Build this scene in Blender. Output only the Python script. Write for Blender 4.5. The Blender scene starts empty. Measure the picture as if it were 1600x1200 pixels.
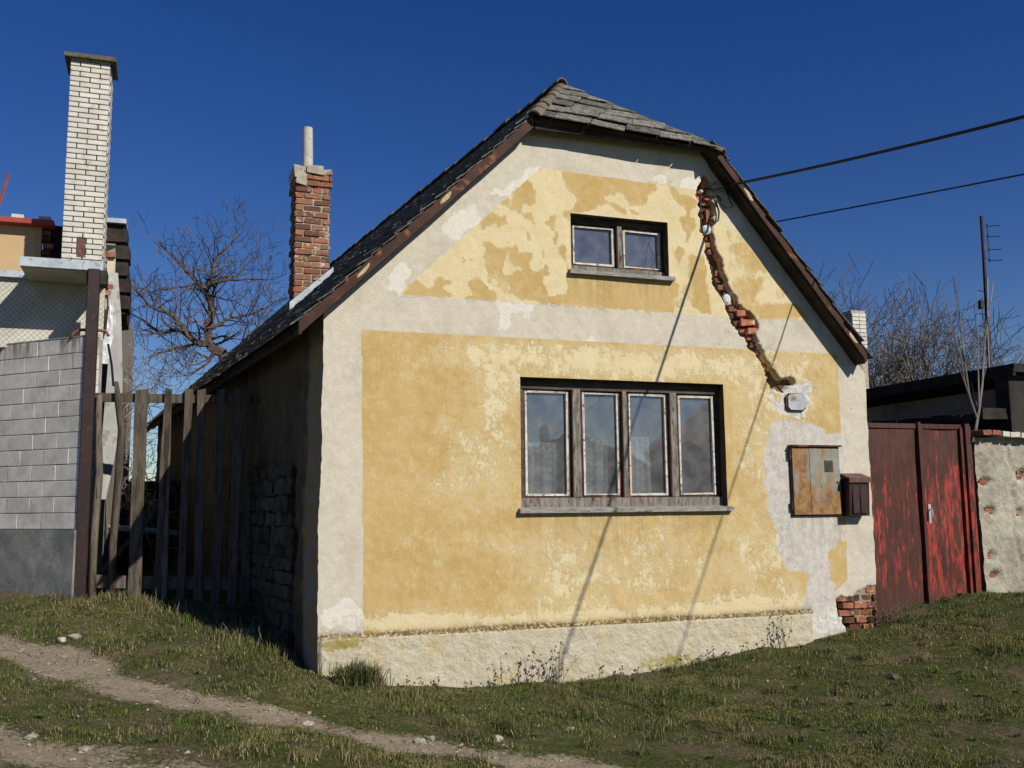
import bpy, bmesh, math, random
import numpy as np
from math import sin, cos, radians, pi, atan, atan2, sqrt, hypot
from mathutils import Vector, Matrix

random.seed(7); rng = np.random.default_rng(11)
S = bpy.context.scene
COL = S.collection

# ------------------------------------------------------------------ camera
FPX = 1518.0
yaw, pitch, roll = radians(19.5), atan(193/FPX), radians(.58)
fw = Vector((sin(yaw)*cos(pitch), cos(yaw)*cos(pitch), sin(pitch)))
r0 = Vector((cos(yaw), -sin(yaw), 0)); u0 = r0.cross(fw)
rt = r0*cos(roll) - u0*sin(roll); up = rt.cross(fw)
cam = bpy.data.cameras.new('camera'); camo = bpy.data.objects.new('camera', cam); COL.objects.link(camo)
cam.sensor_width = 36; cam.lens = FPX/1600*36; cam.clip_start = .05; cam.clip_end = 3000
M = Matrix((rt, up, -fw)).transposed().to_4x4(); M.translation = Vector((-1.317, -9.02, 1.47))
camo.matrix_world = M
S.camera = camo
S.render.resolution_x = 1024; S.render.resolution_y = 768

# ------------------------------------------------------------------ world, sun, exposure
SUN = Vector((.545, -1, .79)).normalized()
elev = math.asin(SUN.z)
w = bpy.data.worlds.new('World'); S.world = w; w.use_nodes = True
nt = w.node_tree; nt.nodes.clear()
sky = nt.nodes.new('ShaderNodeTexSky'); sky.sky_type = 'NISHITA'; sky.sun_disc = False
sky.sun_elevation = elev; sky.sun_rotation = atan2(SUN.x, SUN.y)
sky.altitude = 600; sky.air_density = 1.0; sky.dust_density = .0; sky.ozone_density = 2.5
hs = nt.nodes.new('ShaderNodeHueSaturation'); hs.inputs['Hue'].default_value = .521; hs.inputs['Saturation'].default_value = 1.36; hs.inputs['Value'].default_value = 1.0
bg = nt.nodes.new('ShaderNodeBackground'); bg.inputs['Strength'].default_value = .070
wo = nt.nodes.new('ShaderNodeOutputWorld')
nt.links.new(sky.outputs[0], hs.inputs['Color']); nt.links.new(hs.outputs[0], bg.inputs[0]); nt.links.new(bg.outputs[0], wo.inputs[0])
sun = bpy.data.lights.new('sun', 'SUN'); sun.energy = 5.0; sun.angle = radians(.5); sun.color = (1, .94, .84)
suno = bpy.data.objects.new('sun', sun); COL.objects.link(suno); suno.location = (8, -14, 14)
suno.rotation_euler = SUN.to_track_quat('Z', 'Y').to_euler()
S.view_settings.view_transform = 'Standard'; S.view_settings.look = 'None'
S.view_settings.exposure = 0; S.view_settings.gamma = 1; S.view_settings.use_curve_mapping = False

# ------------------------------------------------------------------ helpers
def prop(o, label=None, cat=None, group=None, kind=None):
    if label: o['label'] = label
    if cat: o['category'] = cat
    if group: o['group'] = group
    if kind: o['kind'] = kind
    return o
def link(o, parent=None):
    COL.objects.link(o)
    if parent is not None: o.parent = parent
    return o
def thing(name, label, cat, group=None, loc=(0, 0, 0)):
    o = bpy.data.objects.new(name, None); o.empty_display_size = .2; COL.objects.link(o); o.location = loc
    return prop(o, label, cat, group)

class MB:
    """collects polygons, then links them as one mesh object"""
    def __init__(s): s.v = []; s.f = []; s.mi = []
    def add(s, vs, fs, mi=0):
        b = len(s.v); s.v += [tuple(p) for p in vs]
        s.f += [tuple(b+i for i in f) for f in fs]; s.mi += [mi]*len(fs); return s
    def box(s, x0, x1, y0, y1, z0, z1, mi=0, j=0):
        vs = [(x, y, z) for z in (z0, z1) for y in (y0, y1) for x in (x0, x1)]
        if j: vs = [tuple(c+random.uniform(-j, j) for c in p) for p in vs]
        return s.add(vs, [(0, 2, 3, 1), (4, 5, 7, 6), (0, 1, 5, 4), (2, 6, 7, 3), (0, 4, 6, 2), (1, 3, 7, 5)], mi)
    def obox(s, c, ax, ay, az, mi=0, j=0):
        """box round centre c with half-axis vectors"""
        c, ax, ay, az = map(Vector, (c, ax, ay, az))
        vs = [c+ax*i+ay*k+az*l for l in (-1, 1) for k in (-1, 1) for i in (-1, 1)]
        if j: vs = [p+Vector([random.uniform(-j, j) for _ in range(3)]) for p in vs]
        return s.add(vs, [(0, 2, 3, 1), (4, 5, 7, 6), (0, 1, 5, 4), (2, 6, 7, 3), (0, 4, 6, 2), (1, 3, 7, 5)], mi)
    def beam(s, a, b, w, h, up=(0, 0, 1), mi=0, j=0):
        a, b = Vector(a), Vector(b); d = (b-a); l = d.length; d.normalize()
        x = d.cross(Vector(up)).normalized(); z = x.cross(d)
        return s.obox((a+b)/2, x*w/2, d*l/2, z*h/2, mi, j)
    def tube(s, pts, rad, n=6, caps=True, mi=0):
        pts = [Vector(p) for p in pts]
        if not hasattr(rad, '__len__'): rad = [rad]*len(pts)
        rings = []; x = None
        for i, p in enumerate(pts):
            d = (pts[min(i+1, len(pts)-1)]-pts[max(i-1, 0)])
            d = d.normalized() if d.length > 1e-9 else Vector((0, 0, 1))
            if x is None: x = d.orthogonal().normalized()
            else:
                x = (x-d*x.dot(d)); x = x.normalized() if x.length > 1e-6 else d.orthogonal().normalized()
            y = d.cross(x)
            rings.append([p+(x*cos(2*pi*k/n)+y*sin(2*pi*k/n))*rad[i] for k in range(n)])
        vs = [q for r in rings for q in r]; fs = []
        for i in range(len(pts)-1):
            for k in range(n):
                fs.append((i*n+k, i*n+(k+1) % n, (i+1)*n+(k+1) % n, (i+1)*n+k))
        if caps: fs += [tuple(range(n))[::-1], tuple((len(pts)-1)*n+k for k in range(n))]
        return s.add(vs, fs, mi)
    def prism(s, poly, n, th, mi=0):
        """poly: list of Vectors in a plane; extruded by n*th"""
        n = Vector(n)*th; m = len(poly)
        vs = [Vector(p) for p in poly]+[Vector(p)+n for p in poly]
        fs = [tuple(range(m))[::-1], tuple(range(m, 2*m))]+[(i, (i+1) % m, m+(i+1) % m, m+i) for i in range(m)]
        return s.add(vs, fs, mi)
    def build(s, name, mat, parent=None, smooth=False, bevel=0, **kw):
        me = bpy.data.meshes.new(name); me.from_pydata(s.v, [], s.f)
        for m in (mat if isinstance(mat, (list, tuple)) else [mat]): me.materials.append(m)
        if any(s.mi): me.polygons.foreach_set('material_index', s.mi)
        bm = bmesh.new(); bm.from_mesh(me); bmesh.ops.recalc_face_normals(bm, faces=bm.faces)
        if bevel: bmesh.ops.bevel(bm, geom=bm.edges[:], offset=bevel, segments=1, affect='EDGES')
        bm.to_mesh(me); bm.free()
        if smooth: me.polygons.foreach_set('use_smooth', [True]*len(me.polygons))
        o = bpy.data.objects.new(name, me); link(o, parent)
        return prop(o, **kw)

def grid_obj(name, P, mat, parent=None, keep=None, attrs=None, smooth=True, flip=False):
    """P: (ny,nx,3) vertices"""
    ny, nx = P.shape[:2]
    i = np.arange(ny*nx).reshape(ny, nx)
    q = np.stack([i[:-1, :-1], i[:-1, 1:], i[1:, 1:], i[1:, :-1]], -1)
    if flip: q = q[..., ::-1]
    q = q[keep] if keep is not None else q.reshape(-1, 4)
    used, inv = np.unique(q, return_inverse=True)
    V = P.reshape(-1, 3)[used]; q = inv.reshape(-1, 4)
    me = bpy.data.meshes.new(name)
    me.vertices.add(len(V)); me.vertices.foreach_set('co', V.astype(np.float32).ravel())
    me.loops.add(len(q)*4); me.loops.foreach_set('vertex_index', q.astype(np.int32).ravel())
    me.polygons.add(len(q)); me.polygons.foreach_set('loop_start', np.arange(0, len(q)*4, 4, dtype=np.int32))
    try: me.polygons.foreach_set('loop_total', np.full(len(q), 4, dtype=np.int32))
    except Exception: pass
    me.update(calc_edges=True)
    if smooth: me.polygons.foreach_set('use_smooth', np.ones(len(q), dtype=bool))
    for k, a in (attrs or {}).items():
        at = me.attributes.new(k, 'FLOAT', 'POINT'); at.data.foreach_set('value', a.reshape(-1)[used].astype(np.float32))
    me.materials.append(mat); me.update()
    o = bpy.data.objects.new(name, me); link(o, parent); return o

# ---- numpy noise
def vnoise(x, y, seed=0):
    xi = np.floor(x).astype(np.int64); yi = np.floor(y).astype(np.int64)
    xf = x-xi; yf = y-yi; u = xf*xf*(3-2*xf); v = yf*yf*(3-2*yf)
    def h(a, b):
        n = (a*374761393+b*668265263+seed*974711) & 0xffffffff
        n = ((n ^ (n >> 13))*1274126177) & 0xffffffff
        return ((n ^ (n >> 16)) & 0xffff)/65535.
    return (h(xi, yi)*(1-u)+h(xi+1, yi)*u)*(1-v)+(h(xi, yi+1)*(1-u)+h(xi+1, yi+1)*u)*v
def fbm(x, y, oct=4, seed=0):
    a = 0; w = .5; t = 0
    for k in range(oct):
        a = a+w*vnoise(x*2**k, y*2**k, seed+k); t += w; w *= .5
    return a/t
def inpoly(x, y, poly):
    r = np.zeros(x.shape, bool); n = len(poly)
    for i in range(n):
        x0, y0 = poly[i]; x1, y1 = poly[(i+1) % n]
        if y0 == y1: continue
        c = ((y0 > y) != (y1 > y)) & (x < (x1-x0)*(y-y0)/(y1-y0)+x0)
        r ^= c
    return r
def blur(a, k):
    a = a.astype(float)
    for _ in range(k):
        p = np.pad(a, 1, mode='edge')
        a = (p[:-2, 1:-1]+p[2:, 1:-1]+2*a+p[1:-1, :-2]+p[1:-1, 2:])/6
    return a

# ------------------------------------------------------------------ materials
def srgb(r, g, b):
    f = lambda c: (c/255/12.92) if c/255 <= .04045 else ((c/255+.055)/1.055)**2.4
    return (f(r), f(g), f(b), 1)
class NM:
    """small node-graph writer"""
    def __init__(s, name, rough=.9, spec=.25, metal=0):
        s.m = bpy.data.materials.new(name); s.m.use_nodes = True; s.t = s.m.node_tree; s.t.nodes.clear()
        s.out = s.n('ShaderNodeOutputMaterial'); s.b = s.n('ShaderNodeBsdfPrincipled')
        s.t.links.new(s.b.outputs[0], s.out.inputs[0])
        s.b.inputs['Roughness'].default_value = rough; s.b.inputs['Specular IOR Level'].default_value = spec
        s.b.inputs['Metallic'].default_value = metal
        s.geo = s.n('ShaderNodeNewGeometry'); s.pos = s.geo.outputs['Position']
    def n(s, t): return s.t.nodes.new(t)
    def set(s, inp, v):
        if isinstance(v, bpy.types.NodeSocket): s.t.links.new(v, inp)
        elif isinstance(v, (tuple, list)) and len(v) == 3 and inp.type == 'RGBA': inp.default_value = (*v, 1)
        else: inp.default_value = v
    def mapc(s, scale=(1, 1, 1), rot=(0, 0, 0), loc=(0, 0, 0), coord=None):
        m = s.n('ShaderNodeMapping'); s.t.links.new(s.pos, m.inputs[0])
        m.inputs['Scale'].default_value = scale; m.inputs['Rotation'].default_value = rot; m.inputs['Location'].default_value = loc
        return m.outputs[0]
    def noise(s, scale, detail=4, rough=.55, vec=None, dist=0):
        n = s.n('ShaderNodeTexNoise'); s.t.links.new(vec if vec is not None else s.pos, n.inputs['Vector'])
        n.inputs['Scale'].default_value = scale; n.inputs['Detail'].default_value = detail
        n.inputs['Roughness'].default_value = rough; n.inputs['Distortion'].default_value = dist
        return n.outputs[0]
    def vor(s, scale, vec=None, feature='F1', out='Distance'):
        n = s.n('ShaderNodeTexVoronoi'); n.feature = feature
        s.t.links.new(vec if vec is not None else s.pos, n.inputs['Vector']); n.inputs['Scale'].default_value = scale
        return n.outputs[out]
    def ramp(s, v, a, b, lo=0., hi=1., smooth=True):
        n = s.n('ShaderNodeMapRange'); n.interpolation_type = 'SMOOTHSTEP' if smooth else 'LINEAR'
        s.set(n.inputs[0], v); n.inputs[1].default_value = a; n.inputs[2].default_value = b
        n.inputs[3].default_value = lo; n.inputs[4].default_value = hi; return n.outputs[0]
    def math(s, op, a, b=0., c=None):
        n = s.n('ShaderNodeMath'); n.operation = op; s.set(n.inputs[0], a); s.set(n.inputs[1], b)
        if c is not None: s.set(n.inputs[2], c)
        return n.outputs[0]
    def mix(s, f, a, b):
        n = s.n('ShaderNodeMix'); n.data_type = 'RGBA'
        s.set(n.inputs[0], f); s.set(n.inputs[6], a); s.set(n.inputs[7], b); return n.outputs[2]
    def attr(s, name, out='Fac'):
        n = s.n('ShaderNodeAttribute'); n.attribute_name = name; return n.outputs[out]
    def rnd(s):
        n = s.n('ShaderNodeObjectInfo'); return n.outputs['Random']
    def xyz(s, vec=None):
        n = s.n('ShaderNodeSeparateXYZ'); s.t.links.new(vec if vec is not None else s.pos, n.inputs[0]); return n.outputs
    def bump(s, h, dist=.005, strength=1.):
        n = s.n('ShaderNodeBump'); n.inputs['Strength'].default_value = strength; n.inputs['Distance'].default_value = dist
        s.set(n.inputs['Height'], h); s.t.links.new(n.outputs[0], s.b.inputs['Normal'])
    def base(s, c): s.set(s.b.inputs['Base Color'], c); return s

def simple(name, c1, c2, scale=6, c3=None, s3=30, rough=.85, spec=.25, metal=0, bump=.004, bscale=40, lo=.35, hi=.65, stretch=(1, 1, 1), var=0.):
    k = NM(name, rough, spec, metal); v = k.mapc(stretch)
    col = k.mix(k.ramp(k.noise(scale, 6, .6, v), lo, hi), c1, c2)
    if c3 is not None: col = k.mix(k.ramp(k.noise(s3, 5, .65, v), .56, .66), col, c3)
    if var:
        h = k.n('ShaderNodeHueSaturation'); k.set(h.inputs['Value'], k.ramp(k.rnd(), 0, 1, 1-var, 1+var, False)); k.set(h.inputs['Color'], col); col = h.outputs[0]
    k.base(col)
    if bump: k.bump(k.noise(bscale, 6, .7, v), bump)
    return k.m

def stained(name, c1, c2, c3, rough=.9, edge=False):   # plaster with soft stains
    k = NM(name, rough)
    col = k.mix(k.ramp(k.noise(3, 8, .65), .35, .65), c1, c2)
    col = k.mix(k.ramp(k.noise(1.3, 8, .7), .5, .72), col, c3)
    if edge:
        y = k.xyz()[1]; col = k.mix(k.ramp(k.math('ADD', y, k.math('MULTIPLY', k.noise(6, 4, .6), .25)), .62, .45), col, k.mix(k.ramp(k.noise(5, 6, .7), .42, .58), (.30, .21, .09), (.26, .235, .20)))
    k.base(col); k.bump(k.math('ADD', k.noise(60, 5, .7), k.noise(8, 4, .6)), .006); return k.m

MAT = {}
MAT['tile'] = simple('old_slate', (.075, .07, .056), (.21, .20, .17), 13, (.38, .37, .31), 32, bump=.014, bscale=60, var=.35)
MAT['tile_edge'] = simple('old_slate_rows', (.06, .055, .048), (.13, .125, .115), 12, (.27, .26, .23), 40, bump=.01, bscale=40)
MAT['mossy'] = simple('mossy_ridge', (.10, .085, .05), (.17, .15, .10), 12, (.24, .22, .15), 30, bump=.008, bscale=50, var=.25)
MAT['dark_wood'] = simple('dark_wood', (.02, .016, .012), (.045, .037, .03), 5, bump=.003)
MAT['rust_board'] = simple('rust_board', (.035, .015, .011), (.065, .026, .016), 5, (.24, .085, .028), 4.2, rough=.7, bump=.003, bscale=50, stretch=(1, 1, 1))
MAT['rust_patch'] = simple('flaked_board', (.42, .34, .2), (.5, .42, .3), 20, (.3, .13, .05), 30, rough=.8)
MAT['oldwood'] = simple('weathered_wood', (.13, .10, .075), (.24, .19, .14), 4, (.05, .035, .025), 6, bump=.004, bscale=25, stretch=(6, 6, 1))
MAT['frame'] = simple('weathered_frame', (.12, .105, .085), (.25, .225, .19), 5, (.05, .03, .02), 8, rough=.75, bump=.003, bscale=25, stretch=(5, 5, 1))
MAT['frame_dark'] = simple('frame_dark', (.05, .038, .028), (.10, .08, .06), 5, (.03, .02, .015), 8, rough=.75, bump=.003, bscale=25, stretch=(1, 5, 5))
MAT['putty'] = simple('flaking_white', (.66, .63, .56), (.45, .41, .34), 12, (.13, .09, .06), 22, rough=.7, bump=.003)
MAT['sill'] = simple('grey_sill', (.20, .19, .175), (.34, .325, .30), 8, (.09, .08, .07), 13, bump=.003, bscale=40, stretch=(1, 6, 6))
MAT['pipe_brown'] = simple('brown_paint', (.018, .009, .008), (.027, .013, .011), 6, (.05, .024, .016), 20, rough=.55, spec=.4, bump=.001)
MAT['fence'] = simple('fence_wood', (.075, .06, .045), (.15, .122, .092), 3, (.035, .027, .02), 5, bump=.005, bscale=18, stretch=(9, 9, 1), var=.25)
MAT['bark'] = simple('bark', (.07, .05, .042), (.13, .10, .085), 8, bump=0)
MAT['bark_pale'] = simple('pale_bark', (.20, .17, .14), (.33, .29, .25), 3, bump=0)
MAT['black'] = simple('black_cable', (.012, .012, .012), (.02, .02, .02), 9, bump=0, rough=.5)
MAT['steel'] = simple('grey_steel', (.30, .32, .33), (.42, .44, .45), 7, (.22, .12, .06), 9, rough=.5, spec=.5, bump=.001)
MAT['flash'] = simple('zinc_flashing', (.33, .38, .43), (.45, .50, .55), 6, (.2, .2, .2), 20, rough=.5, spec=.4, bump=.001)
MAT['mortar'] = simple('mortar', (.33, .29, .23), (.45, .40, .33), 9, (.2, .17, .13), 25, bump=.008, bscale=50)
MAT['chimney_brick'] = simple('chimney_brick', (.27, .10, .05), (.20, .11, .065), 6, (.48, .40, .32), 8.5, bump=.012, bscale=45, var=.45)
MAT['red_brick'] = simple('red_brick', (.36, .15, .09), (.25, .09, .045), 9, (.46, .33, .25), 16, bump=.006, bscale=60, var=.35)
MAT['burnt_brick'] = simple('burnt_brick', (.11, .045, .028), (.19, .08, .045), 9, (.36, .24, .17), 14, bump=.006, bscale=60, var=.5)
MAT['white_brick'] = simple('white_brick', (.52, .50, .44), (.62, .60, .53), 4, (.42, .40, .34), 7, rough=.75, bump=.002, var=.10)
MAT['dark_joint'] = simple('dark_joint', (.05, .04, .035), (.09, .075, .06), 8, bump=.003)
MAT['block'] = simple('cement_block', (.53, .505, .46), (.63, .605, .555), 5, (.47, .45, .41), 9, bump=.003, bscale=90, var=.07)
def block_mat():
    k = NM('cement_block', .9, .15); f = k.noise(7, 7, .7); z = k.xyz()[2]; dr = k.noise(9, 5, .7, k.mapc((1, 1, .12)))
    c = k.mix(k.ramp(f, .35, .65), (.55, .53, .485), (.66, .635, .585)); c = k.mix(k.ramp(k.noise(1.8, 6, .7), .48, .7, 0, .8), c, (.42, .40, .36))
    c = k.mix(k.math('MULTIPLY', k.ramp(z, 3.15, 3.46), k.ramp(dr, .46, .6)), c, (.22, .20, .17)); c = k.mix(k.ramp(k.noise(60, 4, .7), .64, .7, 0, .6), c, (.3, .29, .27))
    h = k.n('ShaderNodeHueSaturation'); k.set(h.inputs['Value'], k.ramp(k.rnd(), 0, 1, .93, 1.05, False)); k.set(h.inputs['Color'], c); k.base(h.outputs[0])
    k.bump(k.math('ADD', k.noise(90, 5, .7), f), .004); return k.m
MAT['block'] = block_mat()
MAT['block_joint'] = simple('block_joint', (.22, .21, .2), (.3, .29, .27), 8, bump=.003)
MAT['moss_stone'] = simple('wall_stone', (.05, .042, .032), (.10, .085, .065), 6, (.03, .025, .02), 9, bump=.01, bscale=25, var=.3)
MAT['side_wall'] = stained('side_plaster', (.12, .097, .07), (.08, .063, .044), (.045, .035, .024), edge=True)  # plaster colour lowered to deepen the shade on the sunless side
MAT['tan'] = simple('tan_render', (.46, .32, .17), (.52, .37, .21), 2, (.40, .28, .15), 4, bump=.002)
MAT['red_paint'] = simple('red_fascia', (.30, .05, .035), (.36, .07, .05), 5, bump=.001, rough=.5)
MAT['cream_render'] = stained('cream_render', (.60, .55, .45), (.52, .47, .37), (.42, .37, .28))
MAT['mailbox'] = simple('brown_mailbox', (.026, .009, .008), (.038, .013, .011), 5, (.07, .028, .02), 14, rough=.45, spec=.5, bump=.001)
MAT['lid'] = simple('rusty_lid', (.07, .022, .017), (.12, .045, .03), 9, (.2, .10, .065), 16, rough=.5, spec=.5, bump=.001)
MAT['white_cap'] = simple('plaster_cap', (.55, .54, .53), (.68, .67, .66), 20, (.4, .4, .4), 60, bump=.006, bscale=90)
MAT['pvc'] = simple('asbestos_pipe', (.42, .40, .36), (.5, .47, .42), 5, (.3, .28, .25), 20, bump=.002)
MAT['curtain'] = None
MAT['cem_grey'] = stained('cement_base', (.14, .145, .14), (.24, .24, .225), (.42, .41, .38))
MAT['pale_plaster'] = stained('pale_slab', (.50, .47, .40), (.42, .39, .33), (.3, .28, .24))
MAT['shed_dark'] = simple('dark_shed', (.018, .016, .013), (.038, .032, .026), 4, bump=.004)
MAT['shed_wall'] = stained('shed_wall', (.30, .27, .22), (.22, .2, .16), (.12, .10, .08))
MAT['stone_white'] = simple('pale_stone', (.27, .24, .19), (.42, .385, .32), 22, (.17, .15, .12), 32, bump=.008, bscale=60, var=.35)
MAT['rust_pipe'] = simple('rust_pipe', (.28, .08, .05), (.2, .06, .04), 20, rough=.6, bump=0)
MAT['tin'] = simple('pale_tin', (.34, .34, .33), (.44, .44, .42), 3, (.26, .25, .22), 6, rough=.6, bump=.002)

# facade paint: the masks are vertex fields, roughened here into flaking edges
def facade_mat():
    k = NM('facade_render', .92, .18)
    fine = k.noise(38, 5, .7); mid = k.noise(11, 6, .65); vfine = k.noise(120, 4, .7); big = k.noise(1.6, 5, .6)
    wob = k.math('ADD', k.math('MULTIPLY', k.math('SUBTRACT', fine, .5), 1.3), k.math('MULTIPLY', k.math('SUBTRACT', mid, .5), 1.0))
    vec = k.mapc((1, 1, .45)); streak = k.noise(24, 7, .75, vec); blot = k.noise(5, 8, .72, dist=.4)
    def th(name, amt=1., w=.045):
        v = k.math('ADD', k.attr(name), k.math('MULTIPLY', wob, amt)); return k.ramp(v, .5-w, .5+w)
    border = k.mix(k.ramp(mid, .3, .7), (.55, .50, .40), (.625, .575, .47))
    border = k.mix(k.ramp(k.noise(2.3, 7, .7), .45, .7), border, (.49, .44, .35))
    border = k.mix(k.ramp(vfine, .60, .72, 0, .5), border, (.33, .29, .23))
    border = k.mix(k.ramp(k.noise(55, 3, .6), .66, .72, 0, .8), border, (.27, .225, .16))
    fresh = k.mix(k.ramp(mid, .35, .65), (.65, .61, .53), (.71, .67, .59))
    pale = k.mix(k.ramp(blot, .35, .65), (.64, .53, .295), (.69, .59, .37))
    pale = k.mix(k.ramp(k.noise(70, 4, .7), .64, .70, 0, .75), pale, (.55, .38, .14))
    ochre = k.mix(k.ramp(big, .35, .65), (.49, .34, .13), (.54, .385, .165))
    ochre = k.mix(k.ramp(k.noise(9, 6, .6), .42, .7, 0, .7), ochre, (.58, .43, .21))
    ochre = k.mix(k.ramp(k.noise(85, 4, .7), .65, .70, 0, .5), ochre, (.42, .26, .09))
    # mottling: share of pale showing = field 'pale'
    mot = k.math('ADD', k.math('MULTIPLY', k.math('SUBTRACT', blot, .5), 2.6), k.math('MULTIPLY', k.math('SUBTRACT', streak, .5), 2.2))
    mot = k.math('ADD', mot, k.math('MULTIPLY', k.math('SUBTRACT', fine, .5), 1.1))
    pf = k.ramp(k.math('ADD', k.attr('pale'), mot), .42, .66)
    soft = k.ramp(k.math('ADD', k.attr('pale'), k.math('ADD', k.math('MULTIPLY', mot, .8), k.math('MULTIPLY', k.math('SUBTRACT', k.noise(3.2, 6, .65), .5), 1.6))), -.10, .70, 0, .85)
    panel = k.mix(soft, ochre, (.63, .51, .28)); panel = k.mix(pf, panel, pale)
    scr = k.ramp(k.noise(17, 3, .5, k.mapc((1, 1, 1), (0, .6, 0)), dist=1.5), .70, .73, 0, .6)
    panel = k.mix(scr, panel, pale)
    col = k.mix(th('fresh', .7), border, fresh)
    col = k.mix(th('panel', .22, .03), col, panel)
    # grey skim patches in the panel
    col = k.mix(th('grey', .8, .22), col, k.mix(k.ramp(k.math('ADD', k.math('MULTIPLY', mid, .5), k.math('MULTIPLY', streak, .5)), .38, .60), (.46, .43, .38), (.61, .575, .515)))
    col = k.mix(th('rough', .9), col, k.mix(k.ramp(fine, .4, .6), (.50, .48, .44), (.68, .66, .60)))
    # plinth
    pl = k.mix(k.ramp(blot, .35, .65), (.57, .50, .345), (.64, .59, .45))
    pl = k.mix(k.ramp(k.noise(45, 6, .75), .58, .68, 0, .6), pl, (.36, .32, .25))
    pl = k.mix(k.ramp(k.noise(3, 6, .7), .50, .68, 0, .7), pl, (.62, .52, .29))
    col = k.mix(th('plinth', .1, .05), col, pl)
    # dirt line above the ledge, moss, soil splash
    col = k.mix(k.math('MULTIPLY', k.ramp(k.attr('dirt'), 0, .6), k.ramp(fine, .36, .54)), col, (.13, .095, .04))
    col = k.mix(k.math('MULTIPLY', k.attr('stain'), k.ramp(k.noise(16, 5, .7, k.mapc((1, 1, .08))), .44, .62)), col, (.30, .235, .13))
    col = k.mix(th('moss', 1.0, .2), col, k.mix(k.ramp(fine, .4, .6), (.30, .25, .06), (.40, .33, .12)))
    col = k.mix(th('crack', .8, .12), col, (.22, .17, .12))
    bk = k.mix(k.ramp(mid, .4, .6), (.10, .05, .032), (.24, .11, .065))
    bk = k.mix(k.ramp(fine, .5, .65), bk, (.36, .31, .25))
    col = k.mix(k.ramp(k.attr('chase'), .6, .85), col, bk)
    lip = k.math('MULTIPLY', k.ramp(k.attr('lip'), .2, .5), k.ramp(mid, .42, .55))
    col = k.mix(lip, col, (.50, .24, .16))
    k.base(col)
    coarse = k.math('MULTIPLY', k.noise(30, 6, .75), k.math('ADD', k.math('MULTIPLY', k.attr('plinth'), 3.0), 1.))
    h = k.math('ADD', k.math('ADD', coarse, k.math('MULTIPLY', vfine, .55)), k.math('MULTIPLY', pf, -.4))
    k.bump(h, .006, .9)
    return k.m
MAT['facade'] = facade_mat()

def gate_mat():
    k = NM('peeling_red_paint', .62, .35)
    v = k.mapc((3.0, 3.0, .55)); z = k.xyz()[2]
    n1 = k.noise(2.4, 8, .72, v); n2 = k.noise(9, 8, .75, v)
    dark = k.mix(k.ramp(n2, .35, .65), (.040, .013, .008), (.095, .024, .014))
    red = k.mix(k.ramp(n2, .4, .62), (.15, .018, .012), (.37, .045, .028))
    f = k.math('ADD', k.math('ADD', n1, k.math('MULTIPLY', k.math('SUBTRACT', n2, .5), .7)), k.math('ADD', k.ramp(z, 2.2, 1.5, -.20, -.01), k.ramp(k.xyz()[0], 7.0, 7.02, -.05, .06)))
    col = k.mix(k.ramp(f, .46, .58), dark, red)
    col = k.mix(k.ramp(k.noise(26, 5, .7, v), .64, .69, 0, .7), col, (.30, .13, .09)); col = k.mix(k.math('MULTIPLY', k.ramp(z, .75, .25), k.ramp(n1, .38, .55)), col, (.06, .025, .015))
    col = k.mix(k.ramp(k.noise(6, 8, .8, k.mapc((8, 8, .5))), .52, .66, 0, .6), col, (.045, .016, .010)); k.base(col); k.bump(k.noise(20, 6, .7, v), .004); return k.m
MAT['gate'] = gate_mat()

def cabinet_mat():
    k = NM('rusted_grey_steel', .62, .4)
    v = k.mapc((4, 4, 1.2)); n1 = k.noise(1.9, 8, .7, v); n2 = k.noise(14, 6, .7)
    x, y, z = k.xyz()
    g = k.mix(k.ramp(n2, .35, .65), (.20, .20, .165), (.29, .285, .245))
    r = k.mix(k.ramp(n2, .4, .6), (.19, .085, .025), (.30, .17, .06))
    f = k.math('ADD', k.math('ADD', n1, .05), k.ramp(z, 1.8, 1.4, 0, .16)); f = k.math('ADD', f, k.ramp(k.math('ABSOLUTE', k.math('SUBTRACT', x, 5.22)), .13, .02, 0, .13))
    f = k.math('ADD', f, k.math('MULTIPLY', k.math('SUBTRACT', n2, .5), .5))
    col = k.mix(k.ramp(f, .50, .64), g, r)
    col = k.mix(k.ramp(k.noise(45, 4, .7), .66, .72), col, (.16, .06, .02))
    k.base(col); k.bump(n2, .001); return k.m
MAT['cabinet'] = cabinet_mat()

def rubble_plaster():
    k = NM('crumbling_plaster', .92, .15)
    n = k.noise(2.2, 8, .7); f = k.noise(16, 6, .7)
    c = k.mix(k.ramp(f, .35, .65), (.36, .335, .26), (.47, .44, .35))
    c = k.mix(k.ramp(n, .42, .66), c, (.29, .265, .205))
    c = k.mix(k.ramp(k.vor(4.5, k.mapc((1, 1, 1)), 'DISTANCE_TO_EDGE'), .012, .002), c, (.10, .08, .05)) if False else c
    c = k.mix(k.ramp(k.noise(1.4, 3, .5, dist=2.5), .495, .505, 1, 0), c, c)
    k.base(c); c = k.mix(k.ramp(k.noise(5, 8, .75), .56, .64, 0, .7), c, (.22, .18, .12)); k.base(c); k.bump(k.math('ADD', k.noise(5, 8, .7), k.math('MULTIPLY', f, .5)), .035); return k.m
MAT['rubble'] = rubble_plaster()

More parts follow.
